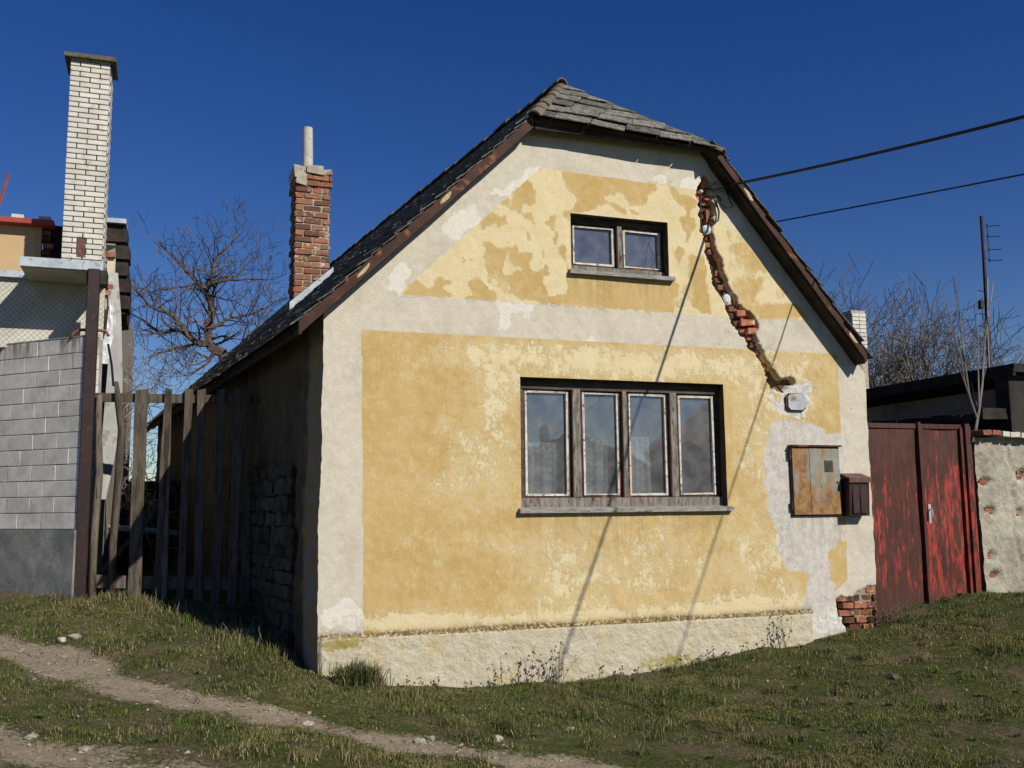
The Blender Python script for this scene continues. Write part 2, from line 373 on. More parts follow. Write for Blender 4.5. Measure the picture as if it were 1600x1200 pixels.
def diamond_mat():
    k = NM('diamond_cladding', .8, .25)
    x, y, z = k.xyz()
    def saw(a): return k.math('ABSOLUTE', k.math('SUBTRACT', k.math('FRACT', a), .5))
    a = k.math('MULTIPLY', k.math('ADD', x, z), 15.); b = k.math('MULTIPLY', k.math('SUBTRACT', x, z), 15.)
    ln = k.math('MAXIMUM', saw(a), saw(b)); line = k.ramp(ln, .43, .49)
    c = k.mix(k.ramp(k.noise(5, 6, .7), .35, .65), (.46, .44, .37), (.57, .55, .47))
    c = k.mix(k.math('MULTIPLY', line, .4), c, (.28, .26, .21)); k.base(c)
    k.bump(k.math('MULTIPLY', line, -1.), .006); return k.m
MAT['diamond'] = diamond_mat()

def curtain_mat():
    k = NM('lace_curtain', .9, .1)
    x, y, z = k.xyz()
    n = k.noise(22, 3, .6); n2 = k.noise(9, 3, .6, k.mapc((1, 1, 2.2)), dist=1.2)
    c = k.mix(k.ramp(n2, .47, .56), (.66, .66, .66), (.95, .95, .93)); c = k.mix(k.ramp(n, .4, .6, 0, .35), c, (.25, .26, .27))
    k.base(c)
    tr = k.n('ShaderNodeBsdfTransparent'); mx = k.n('ShaderNodeMixShader'); k.set(mx.inputs[0], .95)
    k.t.links.new(tr.outputs[0], mx.inputs[1]); k.t.links.new(k.b.outputs[0], mx.inputs[2]); k.t.links.new(mx.outputs[0], k.out.inputs[0])
    return k.m
MAT['curtain'] = curtain_mat()
def glass_mat():
    k = NM('old_window_glass', .03, .5)
    gl = k.n('ShaderNodeBsdfGlossy'); gl.inputs['Roughness'].default_value = .02; gl.inputs['Color'].default_value = (.95, .95, .95, 1)
    tr = k.n('ShaderNodeBsdfTransparent'); tr.inputs['Color'].default_value = (.93, .94, .95, 1)
    mx = k.n('ShaderNodeMixShader'); lw = k.n('ShaderNodeLayerWeight'); lw.inputs['Blend'].default_value = .35
    k.set(mx.inputs[0], k.ramp(lw.outputs['Fresnel'], 0, 1, .10, .7, False))
    b = k.n('ShaderNodeBump'); b.inputs['Distance'].default_value = .002; k.set(b.inputs['Height'], k.noise(2.5, 2, .5)); k.t.links.new(b.outputs[0], gl.inputs['Normal'])
    df = k.n('ShaderNodeBsdfDiffuse'); df.inputs[0].default_value = (.42, .42, .41, 1)
    m2 = k.n('ShaderNodeMixShader'); k.set(m2.inputs[0], k.ramp(k.noise(6, 5, .6), .3, .7, .10, .22))
    k.t.links.new(tr.outputs[0], mx.inputs[1]); k.t.links.new(gl.outputs[0], mx.inputs[2])
    k.t.links.new(mx.outputs[0], m2.inputs[1]); k.t.links.new(df.outputs[0], m2.inputs[2]); k.t.links.new(m2.outputs[0], k.out.inputs[0])
    return k.m
MAT['glass'] = glass_mat()
MAT['room'] = simple('room_wall', (.05, .05, .05), (.07, .07, .065), 2, bump=0)
MAT['reveal'] = simple('shaded_reveal', (.07, .05, .026), (.11, .08, .042), 6, (.03, .024, .016), 9, bump=.004)  # recess shade put into the base colour of the reveal plaster

# ------------------------------------------------------------------ ground heights
GP = np.array([(0, 0, .0), (.6, 0, -.135), (1.2, 0, -.19), (1.85, 0, -.20), (2.5, 0, -.18), (3.57, 0, -.14), (4.47, 0, -.05), (5.1, 0, 0), (5.6, 0, .11), (6.1, 0, .16), (6.75, 0, .31), (7.5, 0, .43), (8.3, 0, .42), (10, 0, .42), (14, 0, .45),
 (-.84, 1.54, .23), (-.34, .62, .13), (-.2, 2.0, .28), (-.5, 3.5, .45), (-1.6, 2.9, .53), (-2.05, 2.96, .53), (-2.2, 2.88, .55), (-3.1, 3.85, .55), (-5, 4, .6), (-2.9, 1.9, .32), (-6, 2, .45), (-2, 8, .5), (-4, 12, .6), (3, 5, .2), (3, 12, .5), (8, 6, .5), (12, 6, .55),
 (-1.3, -9, -.22), (-6, -6, .0), (3, -6, -.27), (8, -6, -.10), (12, -5, .1), (1, -2.4, -.23), (-1.8, -1.2, .0), (5, -2.4, -.13), (7.2, -1.8, .22), (9, -2, .30), (-1.2, .2, .12), (-4, -2, .12), (0, -14, -.3), (-10, -10, 0), (12, -12, 0)], float)
def _solve():
    P = GP[:, :2]; n = len(P); D = np.hypot(P[:, None, 0]-P[None, :, 0], P[:, None, 1]-P[None, :, 1])
    A = np.zeros((n+3, n+3)); A[:n, :n] = D - np.eye(n)*.02; A[:n, n] = 1; A[:n, n+1:] = P; A[n, :n] = 1; A[n+1:, :n] = P.T
    return np.linalg.solve(A, np.concatenate([GP[:, 2], [0, 0, 0]]))
GW = _solve()
def hbase(x, y):
    x = np.asarray(x, float); y = np.asarray(y, float); n = len(GP)
    h = GW[n]+GW[n+1]*x+GW[n+2]*y
    for i in range(n): h = h+GW[i]*np.hypot(x-GP[i, 0], y-GP[i, 1])
    r = np.hypot(x-1, y); w = np.clip((r-13)/14, 0, 1); w = w*w*(3-2*w)
    return h*(1-w)+w*(.1+.0*x)
# wheel tracks, as centre lines in metres
def segdist(x, y, pts):
    d = np.full(np.shape(x), 1e9)
    for (x0, y0), (x1, y1) in zip(pts[:-1], pts[1:]):
        dx, dy = x1-x0, y1-y0; t = np.clip(((x-x0)*dx+(y-y0)*dy)/(dx*dx+dy*dy), 0, 1)
        d = np.minimum(d, np.hypot(x-x0-t*dx, y-y0-t*dy))
    return d
PATH_A = [(-3.88, 2.92), (-2.75, 1.41), (-2.11, 0.44), (-1.47, -0.33), (-0.94, -0.8), (-0.39, -1.22), (0.05, -1.74), (0.59, -2.21), (1.16, -2.73), (1.68, -3.43), (2.14, -4.38)]
PATH_B = [(-3.82, -0.76), (-2.71, -1.47), (-2.03, -2.02), (-1.48, -2.48), (-0.5, -3.63)]
def pathmask(x, y):
    n = (fbm(x*1.3, y*1.3, 5, 3)-.5)
    a = 1-np.clip((segdist(x, y, PATH_A)-.10+n*.55)/.28, 0, 1)
    b = 1-np.clip((segdist(x, y, PATH_B)-.22+n*.8)/.4, 0, 1)
    return np.maximum(a, b)
def ground_z(x, y, detail=True):
    h = hbase(x, y)
    if detail:
        near = np.clip(1-(np.hypot(x-1, y)-9)/5, 0, 1)
        pm = pathmask(x, y)
        h = h+near*((fbm(x*1.1, y*1.1, 3, 21)-.5)*.10*(1-.6*pm)+(fbm(x*6, y*6, 4, 5)-.5)*.05-pm*.035)
    return h
def gz(x, y): return float(ground_z(np.array([float(x)]), np.array([float(y)]))[0])

# traced outlines on the facade plane (metres: x, z)
OCHRE = [[(0.728, 3.514), (0.822, 3.589), (0.834, 3.641), (0.917, 3.71), (0.949, 3.661), (0.988, 3.62), (1.052, 3.598), (1.071, 3.67), (1.091, 3.703), (1.162, 3.734), (1.194, 3.698), (1.273, 3.69), (1.246, 3.663), (1.181, 3.639), (1.194, 3.589), (1.246, 3.541), (1.351, 3.522), (1.091, 3.524), (0.898, 3.518)], [(1.351, 3.515), (1.47, 3.548), (1.43, 3.63), (1.417, 3.681), (1.457, 3.716), (1.531, 3.747), (1.591, 3.706), (1.657, 3.645), (1.738, 3.618), (1.744, 3.52), (1.549, 3.515)], [(1.587, 4.125), (1.688, 4.12), (1.701, 4.081), (1.755, 4.059), (1.892, 4.084), (1.892, 4.057), (1.851, 4.04), (1.822, 3.946), (1.794, 3.851), (1.807, 3.799), (1.875, 3.804), (1.958, 3.857), (1.999, 3.833), (2.04, 3.737), (2.027, 3.815), (1.972, 3.891), (1.904, 3.912), (1.864, 3.989), (1.878, 4.049), (1.92, 4.126), (1.954, 4.115), (1.947, 4.048), (2.002, 4.033), (2.12, 4.049), (2.084, 3.939), (2.09, 3.873), (2.166, 3.852), (2.222, 3.889), (2.237, 3.951), (2.293, 3.901), (2.319, 3.809), (2.235, 3.803), (2.22, 3.722), (2.275, 3.686), (2.281, 3.633), (2.252, 3.565), (2.287, 3.514), (2.189, 3.515), (2.182, 3.547), (2.106, 3.569), (1.968, 3.534), (1.901, 3.609), (1.752, 3.664), (1.698, 3.661), (1.617, 3.708), (1.638, 3.8), (1.605, 3.85), (1.592, 3.941), (1.62, 4.022)], [(2.495, 4.038), (2.523, 3.882), (3.681, 3.877), (3.738, 3.866), (3.803, 3.841), (3.726, 3.517), (3.498, 3.511), (2.945, 3.515), (2.576, 3.514), (2.336, 3.514), (2.262, 3.552), (2.292, 3.596), (2.397, 3.617), (2.488, 3.651), (2.512, 3.71), (2.484, 3.851), (2.479, 3.965)], [(1.919, 4.662), (1.968, 4.735), (2.067, 4.813), (2.095, 4.761), (2.136, 4.725), (2.185, 4.716), (2.178, 4.675), (2.149, 4.645), (2.176, 4.579), (2.106, 4.552), (2.008, 4.556), (2.014, 4.483), (1.993, 4.44), (1.951, 4.443), (1.903, 4.472), (1.911, 4.567)], [(1.766, 4.533), (1.842, 4.607), (1.883, 4.571), (1.883, 4.517), (1.8, 4.523)], [(1.548, 4.332), (1.649, 4.408), (1.704, 4.427), (1.799, 4.395), (1.827, 4.418), (1.86, 4.294), (1.826, 4.318), (1.778, 4.307), (1.771, 4.26), (1.73, 4.302), (1.689, 4.319), (1.655, 4.296), (1.594, 4.224), (1.547, 4.253)], [(2.014, 4.456), (2.126, 4.48), (2.146, 4.4), (2.159, 4.348), (2.11, 4.35), (2.076, 4.387), (2.027, 4.41)], [(2.244, 4.396), (2.308, 4.415), (2.316, 4.47), (2.366, 4.495), (2.408, 4.438), (2.372, 4.421), (2.37, 4.299), (2.404, 4.22), (2.367, 4.136), (2.332, 4.16), (2.312, 4.212), (2.355, 4.236), (2.349, 4.31), (2.328, 4.349), (2.243, 4.355)], [(2.046, 4.257), (2.074, 4.286), (2.108, 4.209), (2.086, 4.153), (2.052, 4.164)], [(2.388, 4.117), (2.481, 4.152), (2.516, 4.107), (2.48, 4.077), (2.471, 3.989), (2.437, 4.033)], [(2.167, 4.926), (2.203, 4.971), (2.239, 4.962), (2.195, 4.909)], [(1.352, 3.949), (1.405, 3.901), (1.485, 3.933), (1.472, 3.893), (1.379, 3.866)], [(1.019, 3.813), (1.065, 3.843), (1.071, 3.792)], [(2.211, 4.089), (2.247, 4.092), (2.245, 3.998), (2.217, 4.003)], [(3.425, 4.677), (3.231, 4.658), (3.21, 4.708), (3.155, 4.766), (3.089, 4.802), (3.065, 4.778), (3.053, 4.714), (2.975, 4.738), (2.93, 4.712), (2.951, 4.662), (3.073, 4.653), (3.129, 4.637), (3.162, 4.609), (3.217, 4.551), (3.149, 4.555), (3.071, 4.579), (3.017, 4.616), (2.906, 4.626), (2.85, 4.626), (2.86, 4.549), (2.673, 4.531), (2.547, 4.514), (2.535, 4.415), (2.476, 4.451), (2.445, 4.51), (2.532, 4.544), (2.597, 4.581), (2.631, 4.641), (2.6, 4.69), (2.514, 4.753), (2.484, 4.864), (2.431, 4.957), (2.936, 4.949), (3.537, 4.939), (3.565, 4.904), (3.557, 4.828), (3.499, 4.812), (3.463, 4.776)], [(3.23, 4.626), (3.343, 4.605), (3.33, 4.551), (3.251, 4.554)], [(3.694, 4.939), (3.794, 4.939), (3.791, 4.852), (3.861, 4.827), (3.92, 4.832), (4.061, 4.781), (4.046, 4.704), (3.974, 4.697), (3.947, 4.608), (4.005, 4.56), (4.027, 4.508), (3.976, 4.439), (3.924, 4.295), (3.888, 4.292), (3.904, 4.401), (3.847, 4.449), (3.827, 4.544), (3.841, 4.598), (3.901, 4.626), (3.881, 4.721), (3.786, 4.711), (3.731, 4.803)], [(3.771, 4.272), (3.886, 4.228), (3.872, 4.153), (3.796, 4.009), (3.765, 4.123)], [(3.942, 4.161), (4.131, 4.176), (4.133, 3.806), (4.176, 3.594), (4.174, 3.533), (4.055, 3.541), (3.922, 3.609), (3.961, 3.764), (3.916, 3.913)], [(4.685, 3.655), (4.802, 3.515), (5.218, 3.53), (5.458, 3.527), (5.302, 3.725), (5.247, 3.713), (4.935, 3.671), (4.828, 3.68)], [(3.629, 3.848), (3.728, 3.839), (3.689, 3.655), (3.65, 3.51), (3.617, 3.508)]]
MOTT = [[(4.449, 3.904), (4.592, 3.938), (4.823, 3.93), (4.723, 3.72), (4.81, 3.663), (4.68, 3.562), (4.546, 3.709)], [(3.778, 3.812), (3.881, 3.88), (3.961, 3.764), (3.922, 3.609), (3.768, 3.54), (3.722, 3.657)], [(4.433, 4.324), (4.612, 4.371), (4.955, 4.05), (4.701, 4.0)], [(1.537, 3.754), (1.752, 3.664), (1.887, 3.608), (1.902, 3.701), (1.699, 3.779)]]
FRESH = [[(1.13, 4.268), (1.381, 4.475), (1.475, 4.498), (1.541, 4.319), (1.379, 4.107), (1.182, 4.13)], [(3.54, 5.009), (3.692, 5.036), (3.688, 4.927), (3.537, 4.933)], [(3.833, 5.04), (4.061, 5.081), (4.143, 5.029), (4.088, 4.849), (4.002, 4.792), (3.909, 4.842), (3.791, 4.841)], [(1.75, 3.52), (2.187, 3.533), (2.157, 3.447), (2.06, 3.385), (1.981, 3.45), (1.908, 3.432), (1.892, 3.265), (1.719, 3.201)], [(4.353, 4.916), (4.627, 4.689), (4.616, 4.466), (4.413, 4.669)], [(0.607, 3.726), (0.808, 3.817), (0.898, 3.747), (0.734, 3.52), (0.633, 3.564)], [(1.665, 4.636), (1.955, 4.801), (2.154, 4.986), (2.224, 4.953), (1.898, 4.62)], [(2.691, 3.165), (2.769, 3.254), (2.843, 3.144)], [(0.033, 0.556), (0.246, 0.701), (0.396, 0.579), (0.398, 0.347), (0.055, 0.403)], [(5.551, 3.533), (5.719, 3.526), (5.712, 3.414), (5.581, 3.407)]]
PANELS = [[(0.371, 3.157), (5.786, 3.158), (5.785, 2.05), (5.772, 0.651), (5.266, 0.296), (0.416, 0.314)], [(0.721, 3.513), (2.217, 4.952), (4.138, 4.901), (5.462, 3.516), (3.314, 3.501), (1.886, 3.523)]]
WHITE = [[(4.859, 2.278), (5.08, 2.409), (5.396, 2.387), (5.728, 2.236), (5.824, 2.122), (5.777, 1.131), (5.614, 0.967), (5.557, 0.583), (5.791, 0.547), (5.585, 0.5), (5.556, 0.038), (5.262, 0.08), (5.26, 0.323), (5.22, 0.487), (5.203, 0.759), (4.947, 0.848), (4.838, 1.23), (4.79, 1.559), (4.769, 1.778), (4.821, 2.166)], [(4.852, 2.77), (4.974, 2.59), (5.052, 2.819), (5.423, 2.846), (5.422, 2.545), (5.298, 2.428), (4.935, 2.476), (4.86, 2.615)]]
CHASE = [[(4.109, 4.979), (4.049, 4.871), (4.086, 4.802), (4.072, 4.663), (4.099, 4.522), (4.123, 4.344), (4.157, 4.189), (4.204, 3.971), (4.223, 3.852), (4.314, 3.744), (4.35, 3.654), (4.421, 3.445), (4.522, 3.358), (4.636, 3.193), (4.761, 3.078), (4.818, 2.925), (4.901, 2.779), (4.988, 2.704), (5.046, 2.698), (5.117, 2.786), (5.201, 2.803), (5.205, 2.867), (5.029, 2.854), (4.965, 2.902), (4.895, 2.977), (4.826, 3.067), (4.767, 3.214), (4.718, 3.368), (4.769, 3.421), (4.725, 3.526), (4.606, 3.598), (4.502, 3.634), (4.483, 3.74), (4.377, 3.891), (4.323, 4.145), (4.27, 4.212), (4.229, 4.396), (4.236, 4.556), (4.252, 4.753), (4.216, 4.844), (4.222, 4.998), (4.152, 5.071)]]
BROKE = [[(5.617, 0.471), (5.784, 0.437), (5.933, 0.5), (6.049, 0.572), (6.196, 0.567), (6.15, -0.089), (5.77, -0.034), (5.714, 0.139), (5.641, 0.313)]]
RUFF = [[(5.292, 0.308), (5.54, 0.317), (5.647, 0.415), (5.741, 0.172), (5.528, 0.114), (5.361, 0.089), (5.244, 0.196)]]
CABLE2 = [(4.105, 4.884), (4.088, 4.665), (4.116, 4.365), (4.169, 4.097), (4.255, 3.854), (4.364, 3.612), (4.513, 3.336), (4.689, 3.118), (4.818, 2.91), (4.975, 2.767), (5.077, 2.671)]
LOOP1 = [(4.382, 4.948), (4.379, 4.884), (4.407, 4.813), (4.449, 4.735), (4.413, 4.727), (4.354, 4.763), (4.307, 4.849), (4.267, 4.859), (4.215, 4.822)]
LOOP2 = [(4.235, 4.815), (4.272, 4.755), (4.299, 4.666), (4.285, 4.574), (4.244, 4.544), (4.204, 4.558)]
LIMBS = [[(-0.079, 5.324), (-0.442, 5.6), (-0.513, 6.015), (-0.402, 6.273), (-0.456, 6.775), (-0.581, 7.021), (-0.844, 7.257), (-1.17, 7.655), (-1.693, 8.204)], [(-0.581, 7.021), (-0.45, 7.284), (-0.381, 7.673), (0.006, 8.219), (0.28, 8.676)], [(-0.442, 5.6), (-0.717, 5.608), (-0.997, 5.823), (-1.28, 6.223), (-1.901, 6.436), (-2.255, 6.826)], [(-0.997, 5.823), (-1.194, 5.937), (-1.612, 5.812), (-1.927, 6.104), (-2.351, 6.368)], [(-0.492, 5.953), (-0.14, 6.119), (0.053, 6.383), (0.454, 6.491), (0.777, 6.617), (1.388, 7.066)], [(-0.581, 7.021), (-0.246, 7.128), (0.437, 7.218), (0.847, 7.16)], [(-0.522, 7.025), (-0.171, 7.304), (0.187, 7.458), (0.581, 8.049)], [(-0.581, 7.021), (-0.838, 7.046), (-1.533, 6.874), (-1.912, 6.766)], [(-0.717, 5.608), (-1.101, 5.445), (-1.708, 5.254), (-1.924, 4.959)], [(-0.24, 5.4), (-0.472, 5.265), (-0.71, 5.338), (-0.898, 5.123)], [(-0.24, 5.4), (-0.544, 5.013), (-0.773, 4.839), (-1.002, 4.748)], [(-0.079, 5.324), (0.314, 5.593), (0.707, 6.079), (0.861, 6.515)], [(-0.079, 5.324), (0.332, 4.838), (0.542, 2.727)]]
SAPL = [[(8.118, 0.4, 2.397), (8.189, 0.4, 2.622), (8.269, 0.4, 2.946), (8.345, 0.4, 3.437), (8.568, 0.4, 4.277)], [(8.148, 0.4, 2.501), (8.051, 0.4, 2.778), (8.015, 0.4, 3.179), (7.983, 0.4, 3.745), (7.924, 0.4, 4.232)], [(8.189, 0.4, 2.622), (8.227, 0.4, 3.268), (8.298, 0.4, 4.175)], [(8.051, 0.4, 2.778), (7.994, 0.4, 2.937), (7.961, 0.4, 3.257), (7.831, 0.4, 3.736), (7.757, 0.4, 4.058)]]

# ================================================================== SETTING: ground
gx = np.unique(np.concatenate([np.arange(-8, 12.01, .07), np.geomspace(12.2, 420, 34), -np.geomspace(8.2, 420, 34)]))
gy = np.unique(np.concatenate([np.arange(-7.5, 6.01, .07), np.geomspace(6.2, 420, 34), -np.geomspace(7.7, 420, 34)]))
GX, GY = np.meshgrid(gx, gy); GZ = ground_z(GX, GY)
PM = pathmask(GX, GY)
def ground_mat():
    k = NM('turf_and_dirt', .95, .1)
    n = k.noise(2.0, 8, .7); f = k.noise(22, 7, .75); g = k.noise(90, 5, .7)
    soil = k.mix(k.ramp(f, .35, .65), (.085, .067, .040), (.15, .12, .075))
    turf = k.mix(k.ramp(f, .4, .65), (.042, .056, .014), (.095, .105, .032))
    turf = k.mix(k.ramp(n, .44, .62), turf, soil)
    dirt = k.mix(k.ramp(f, .35, .65), (.24, .19, .13), (.35, .29, .205))
    dirt = k.mix(k.ramp(g, .55, .68, 0, .8), dirt, (.42, .38, .31))
    dirt = k.mix(k.ramp(k.noise(8, 5, .7), .55, .7, 0, .7), dirt, (.12, .095, .065))
    m = k.ramp(k.math('ADD', k.attr('path'), k.math('MULTIPLY', k.math('SUBTRACT', f, .5), 1.3)), .30, .72)
    k.base(k.mix(m, turf, dirt)); k.bump(k.math('ADD', k.noise(35, 8, .75), k.math('MULTIPLY', g, .5)), .018); return k.m
MAT['ground'] = ground_mat()
P = np.stack([GX, GY, GZ], -1)
cellpm = (PM[:-1, :-1]+PM[1:, 1:]+PM[:-1, 1:]+PM[1:, :-1])/4
prop(grid_obj('ground', P, MAT['ground'], keep=cellpm <= .45, attrs={'path': PM}), 'patchy spring turf sloping round the cottage', kind='structure')
prop(grid_obj('dirt_path', P, MAT['ground'], keep=cellpm > .45, attrs={'path': PM}), 'worn stony wheel track through the grass', kind='structure')

# ================================================================== COTTAGE
cot = thing('cottage', 'yellow peeling gabled cottage with half hipped slate roof', 'house')
W = 6.15
WIN = [(1.9625, 4.2875, 1.4625, 2.7625), (2.5375, 3.675, 3.9, 4.5)]
LK, RK = 3.40, 10.28
def cornerx(z): return (fbm(z*1.5, z*0+3, 4, 9)-.5)*.05+(fbm(z*14, z*0, 3, 4)-.5)*.014
st = .0125
xs = np.arange(0, W+.001, st); zs = np.arange(-.6, 5.5001, st)
X_, Z_ = np.meshgrid(xs, zs)
WN1 = fbm(X_*5, Z_*5, 2, 201)-.5; WN2 = fbm(X_*5, Z_*5, 2, 202)-.5; WN3 = fbm(X_*22, Z_*22, 3, 203)-.5; WN4 = fbm(X_*22, Z_*22, 3, 204)-.5
def poly_mask(polys, w1=0, w2=0, ws=1):
    r = np.zeros(X_.shape, bool)
    if w1 or w2:
        XX, ZZ = X_+WN1*w1+WN3*w2, Z_+(WN2*w1+WN4*w2)*ws
        for p in polys:
            a = np.array(p); x0, z0 = a.min(0)-.2; x1, z1 = a.max(0)+.2
            i0, i1 = np.searchsorted(zs, (z0, z1)); j0, j1 = np.searchsorted(xs, (x0, x1))
            r[i0:i1, j0:j1] |= inpoly(XX[i0:i1, j0:j1], ZZ[i0:i1, j0:j1], p)
        return r
    for p in polys:
        a = np.array(p); x0, z0 = a.min(0)-.02; x1, z1 = a.max(0)+.02
        i0, i1 = np.searchsorted(zs, (z0, z1)); j0, j1 = np.searchsorted(xs, (x0, x1))
        r[i0:i1, j0:j1] |= inpoly(X_[i0:i1, j0:j1], Z_[i0:i1, j0:j1], p)
    return r
chase = poly_mask(CHASE, .02, .07); broke = poly_mask(BROKE, .05, .07)
jx = (fbm(X_*12, Z_*12, 3, 31)-.5)*.05; 
broke = broke.astype(float); rec = np.maximum(blur(chase, 1), blur(broke, 2))
panel = blur(poly_mask(PANELS), 2)
fresh = blur(poly_mask(FRESH, .14, .10), 2); grey = blur(poly_mask(WHITE[:1], .25, .14), 9); rough_ = blur(poly_mask(WHITE[1:]+RUFF, .1, .10), 2)
gable = Z_ > 3.4
pale = np.where(gable, 1.22, -.12)
oc = blur(poly_mask(OCHRE, .02, .06), 3); pale = pale*(1-oc)+(-.22)*oc
mo = blur(poly_mask(MOTT, .1, .1), 6); pale = pale*(1-mo)+.48*mo
pale = pale-np.where(gable & (X_ > 4.4), .45, 0)*(oc < .3)
for (bx, bz, rx, rz, am) in [(1.55, 1.95, .45, .5, .42), (1.75, 2.6, .28, .35, .45), (1.5, 2.98, .6, .13, .28), (3.2, 2.95, 1.5, .20, .78), (4.62, 2.3, .28, .9, .36),
        (2.3, .75, .5, .5, .42), (3.3, .85, .8, .4, .42), (4.6, .9, .5, .5, .38), (3.0, 1.25, 1.2, .12, .1), (.9, .43, .65, .085, .95), (2.6, .40, 1.6, .07, .5), (4.5, .42, .9, .12, .55), (5.3, 2.9, .5, .4, .30), (5.2, 2.3, .5, .5, .25), (1.1, 1.5, .4, .5, .12), (5.0, 1.3, .2, .9, .3)]:
    pale = pale+np.where(gable, 0, 1.45*am*np.exp(-((X_-bx)/rx)**2-((Z_-bz)/rz)**2))
plin = np.clip((.315+(fbm(X_*3, X_*0, 3, 2)-.5)*.012-Z_)/.02+.5, 0, 1)*(X_ < 5.27)*(X_ > .02)
dirt = np.exp(-np.clip(Z_-.32, 0, 9)/.035)*(Z_ > .30)*(X_ < 5.3)*(.5+.9*fbm(X_*2.5, Z_*0, 4, 6))
dirt = dirt+.8*np.exp(-((X_-5.45)/.25)**2-((Z_-.15)/.2)**2)*0
moss = .75*np.exp(-((X_-.22)/.28)**2-((Z_-.26)/.07)**2)+.62*np.exp(-((X_-3.5)/.45)**2-((Z_+.08)/.12)**2)+.35*np.exp(-((X_-1.6)/1.2)**2-((Z_-.30)/.02)**2)
stain = np.zeros(X_.shape)
for (a_, b_, c_, d_z) in WIN:
    stain = np.maximum(stain, ((X_ > a_-.05) & (X_ < b_+.05) & (Z_ < c_))*np.exp(-np.clip(c_-Z_, 0, 9)/.22)*.8)
stain = np.maximum(stain, .7*np.exp(-((X_-5.19)/.10)**2)*(Z_ < 2.5)*np.exp(-np.clip(2.5-Z_, 0, 9)/.15)); stain = np.maximum(stain, .45*np.exp(-((X_-5.2)/.5)**2)*(Z_ < 5.2)*(Z_ > 4)*0)
stain = np.maximum(stain, .55*((X_ > 5.05) & (X_ < 5.75) & (Z_ < 1.34))*np.exp(-np.clip(1.34-Z_, 0, 9)/.2))
# streaks beneath the old junction and the sill, hairline cracks
crack = np.zeros(X_.shape)
def addcrack(pts, wd=.009):
    global crack
    d = segdist(X_+(fbm(X_*9, Z_*9, 3, 44)-.5)*.05, Z_+(fbm(X_*9, Z_*9, 3, 45)-.5)*.05, pts); crack = np.maximum(crack, np.exp(-(d/wd)**2)*.5)
addcrack([(2.45, .42), (2.9, .39), (3.3, .40), (3.6, .45), (4.1, .43), (4.9, .42)], .007)
addcrack([(3.32, 3.9), (3.36, 3.84)]); addcrack([(2.77, 3.9), (2.78, 3.85)])
addcrack([(5.57, .4), (5.3, .62), (5.25, .58)], .006); addcrack([(5.62, .47), (5.5, .50), (5.35, .44)], .008); addcrack([(6.12, .62), (6.0, .6), (5.9, .52)], .008)
addcrack([(5.791, 2.684), (5.955, 2.68), (5.955, 2.529), (5.79, 2.53)], .006)
chf = np.maximum(blur(chase, 1), blur(broke, 1)); lip = np.clip(blur(chase, 5)*2.2, 0, 1)*(1-blur(chase, 1))*(X_ < 4.8)
depth = rec*.12-plin*.035
depth = depth+(fbm(X_*1.2, Z_*1.2, 3, 17)-.5)*.018+(fbm(X_*18+.37*Z_, Z_*18-.41*X_, 2, 8)-.5)*(.004+.012*plin+.012*rough_+.03*rec)
edge = np.exp(-X_/.08); cx = cornerx(Z_)
PX_ = X_+edge*cx+np.exp(-(W-X_)/.06)*(fbm(Z_*7, Z_*0+8, 4, 12)-.5)*.03
P = np.stack([PX_, depth, Z_], -1)
cxm = (X_[:-1, :-1]+st/2); czm = (Z_[:-1, :-1]+st/2)
keep = (czm < LK-.05+.976*cxm) & (czm < RK-.05-1.184*cxm)
for (a, b, c, d) in WIN: keep &= ~((cxm > a) & (cxm < b) & (czm > c) & (czm < d))
fac = grid_obj('front_wall', P, MAT['facade'], cot, keep, dict(panel=panel, pale=pale, fresh=fresh, grey=grey, rough=rough_, plinth=plin, dirt=dirt, stain=stain, moss=moss, crack=crack, chase=chf, lip=lip))
fac['label'] = 'yellow and cream gable front with flaking paint'

for (a, b, c, d) in WIN:
    m = MB(); q = .34; e = .012
    m.add([(a-e, -.001, c), (a-e, q, c), (a-e, q, d), (a-e, -.001, d)], [(0, 1, 2, 3)])
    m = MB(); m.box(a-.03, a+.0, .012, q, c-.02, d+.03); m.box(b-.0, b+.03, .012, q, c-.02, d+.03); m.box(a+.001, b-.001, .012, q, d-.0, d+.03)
    m.build('window_reveal', MAT['reveal'], fac)

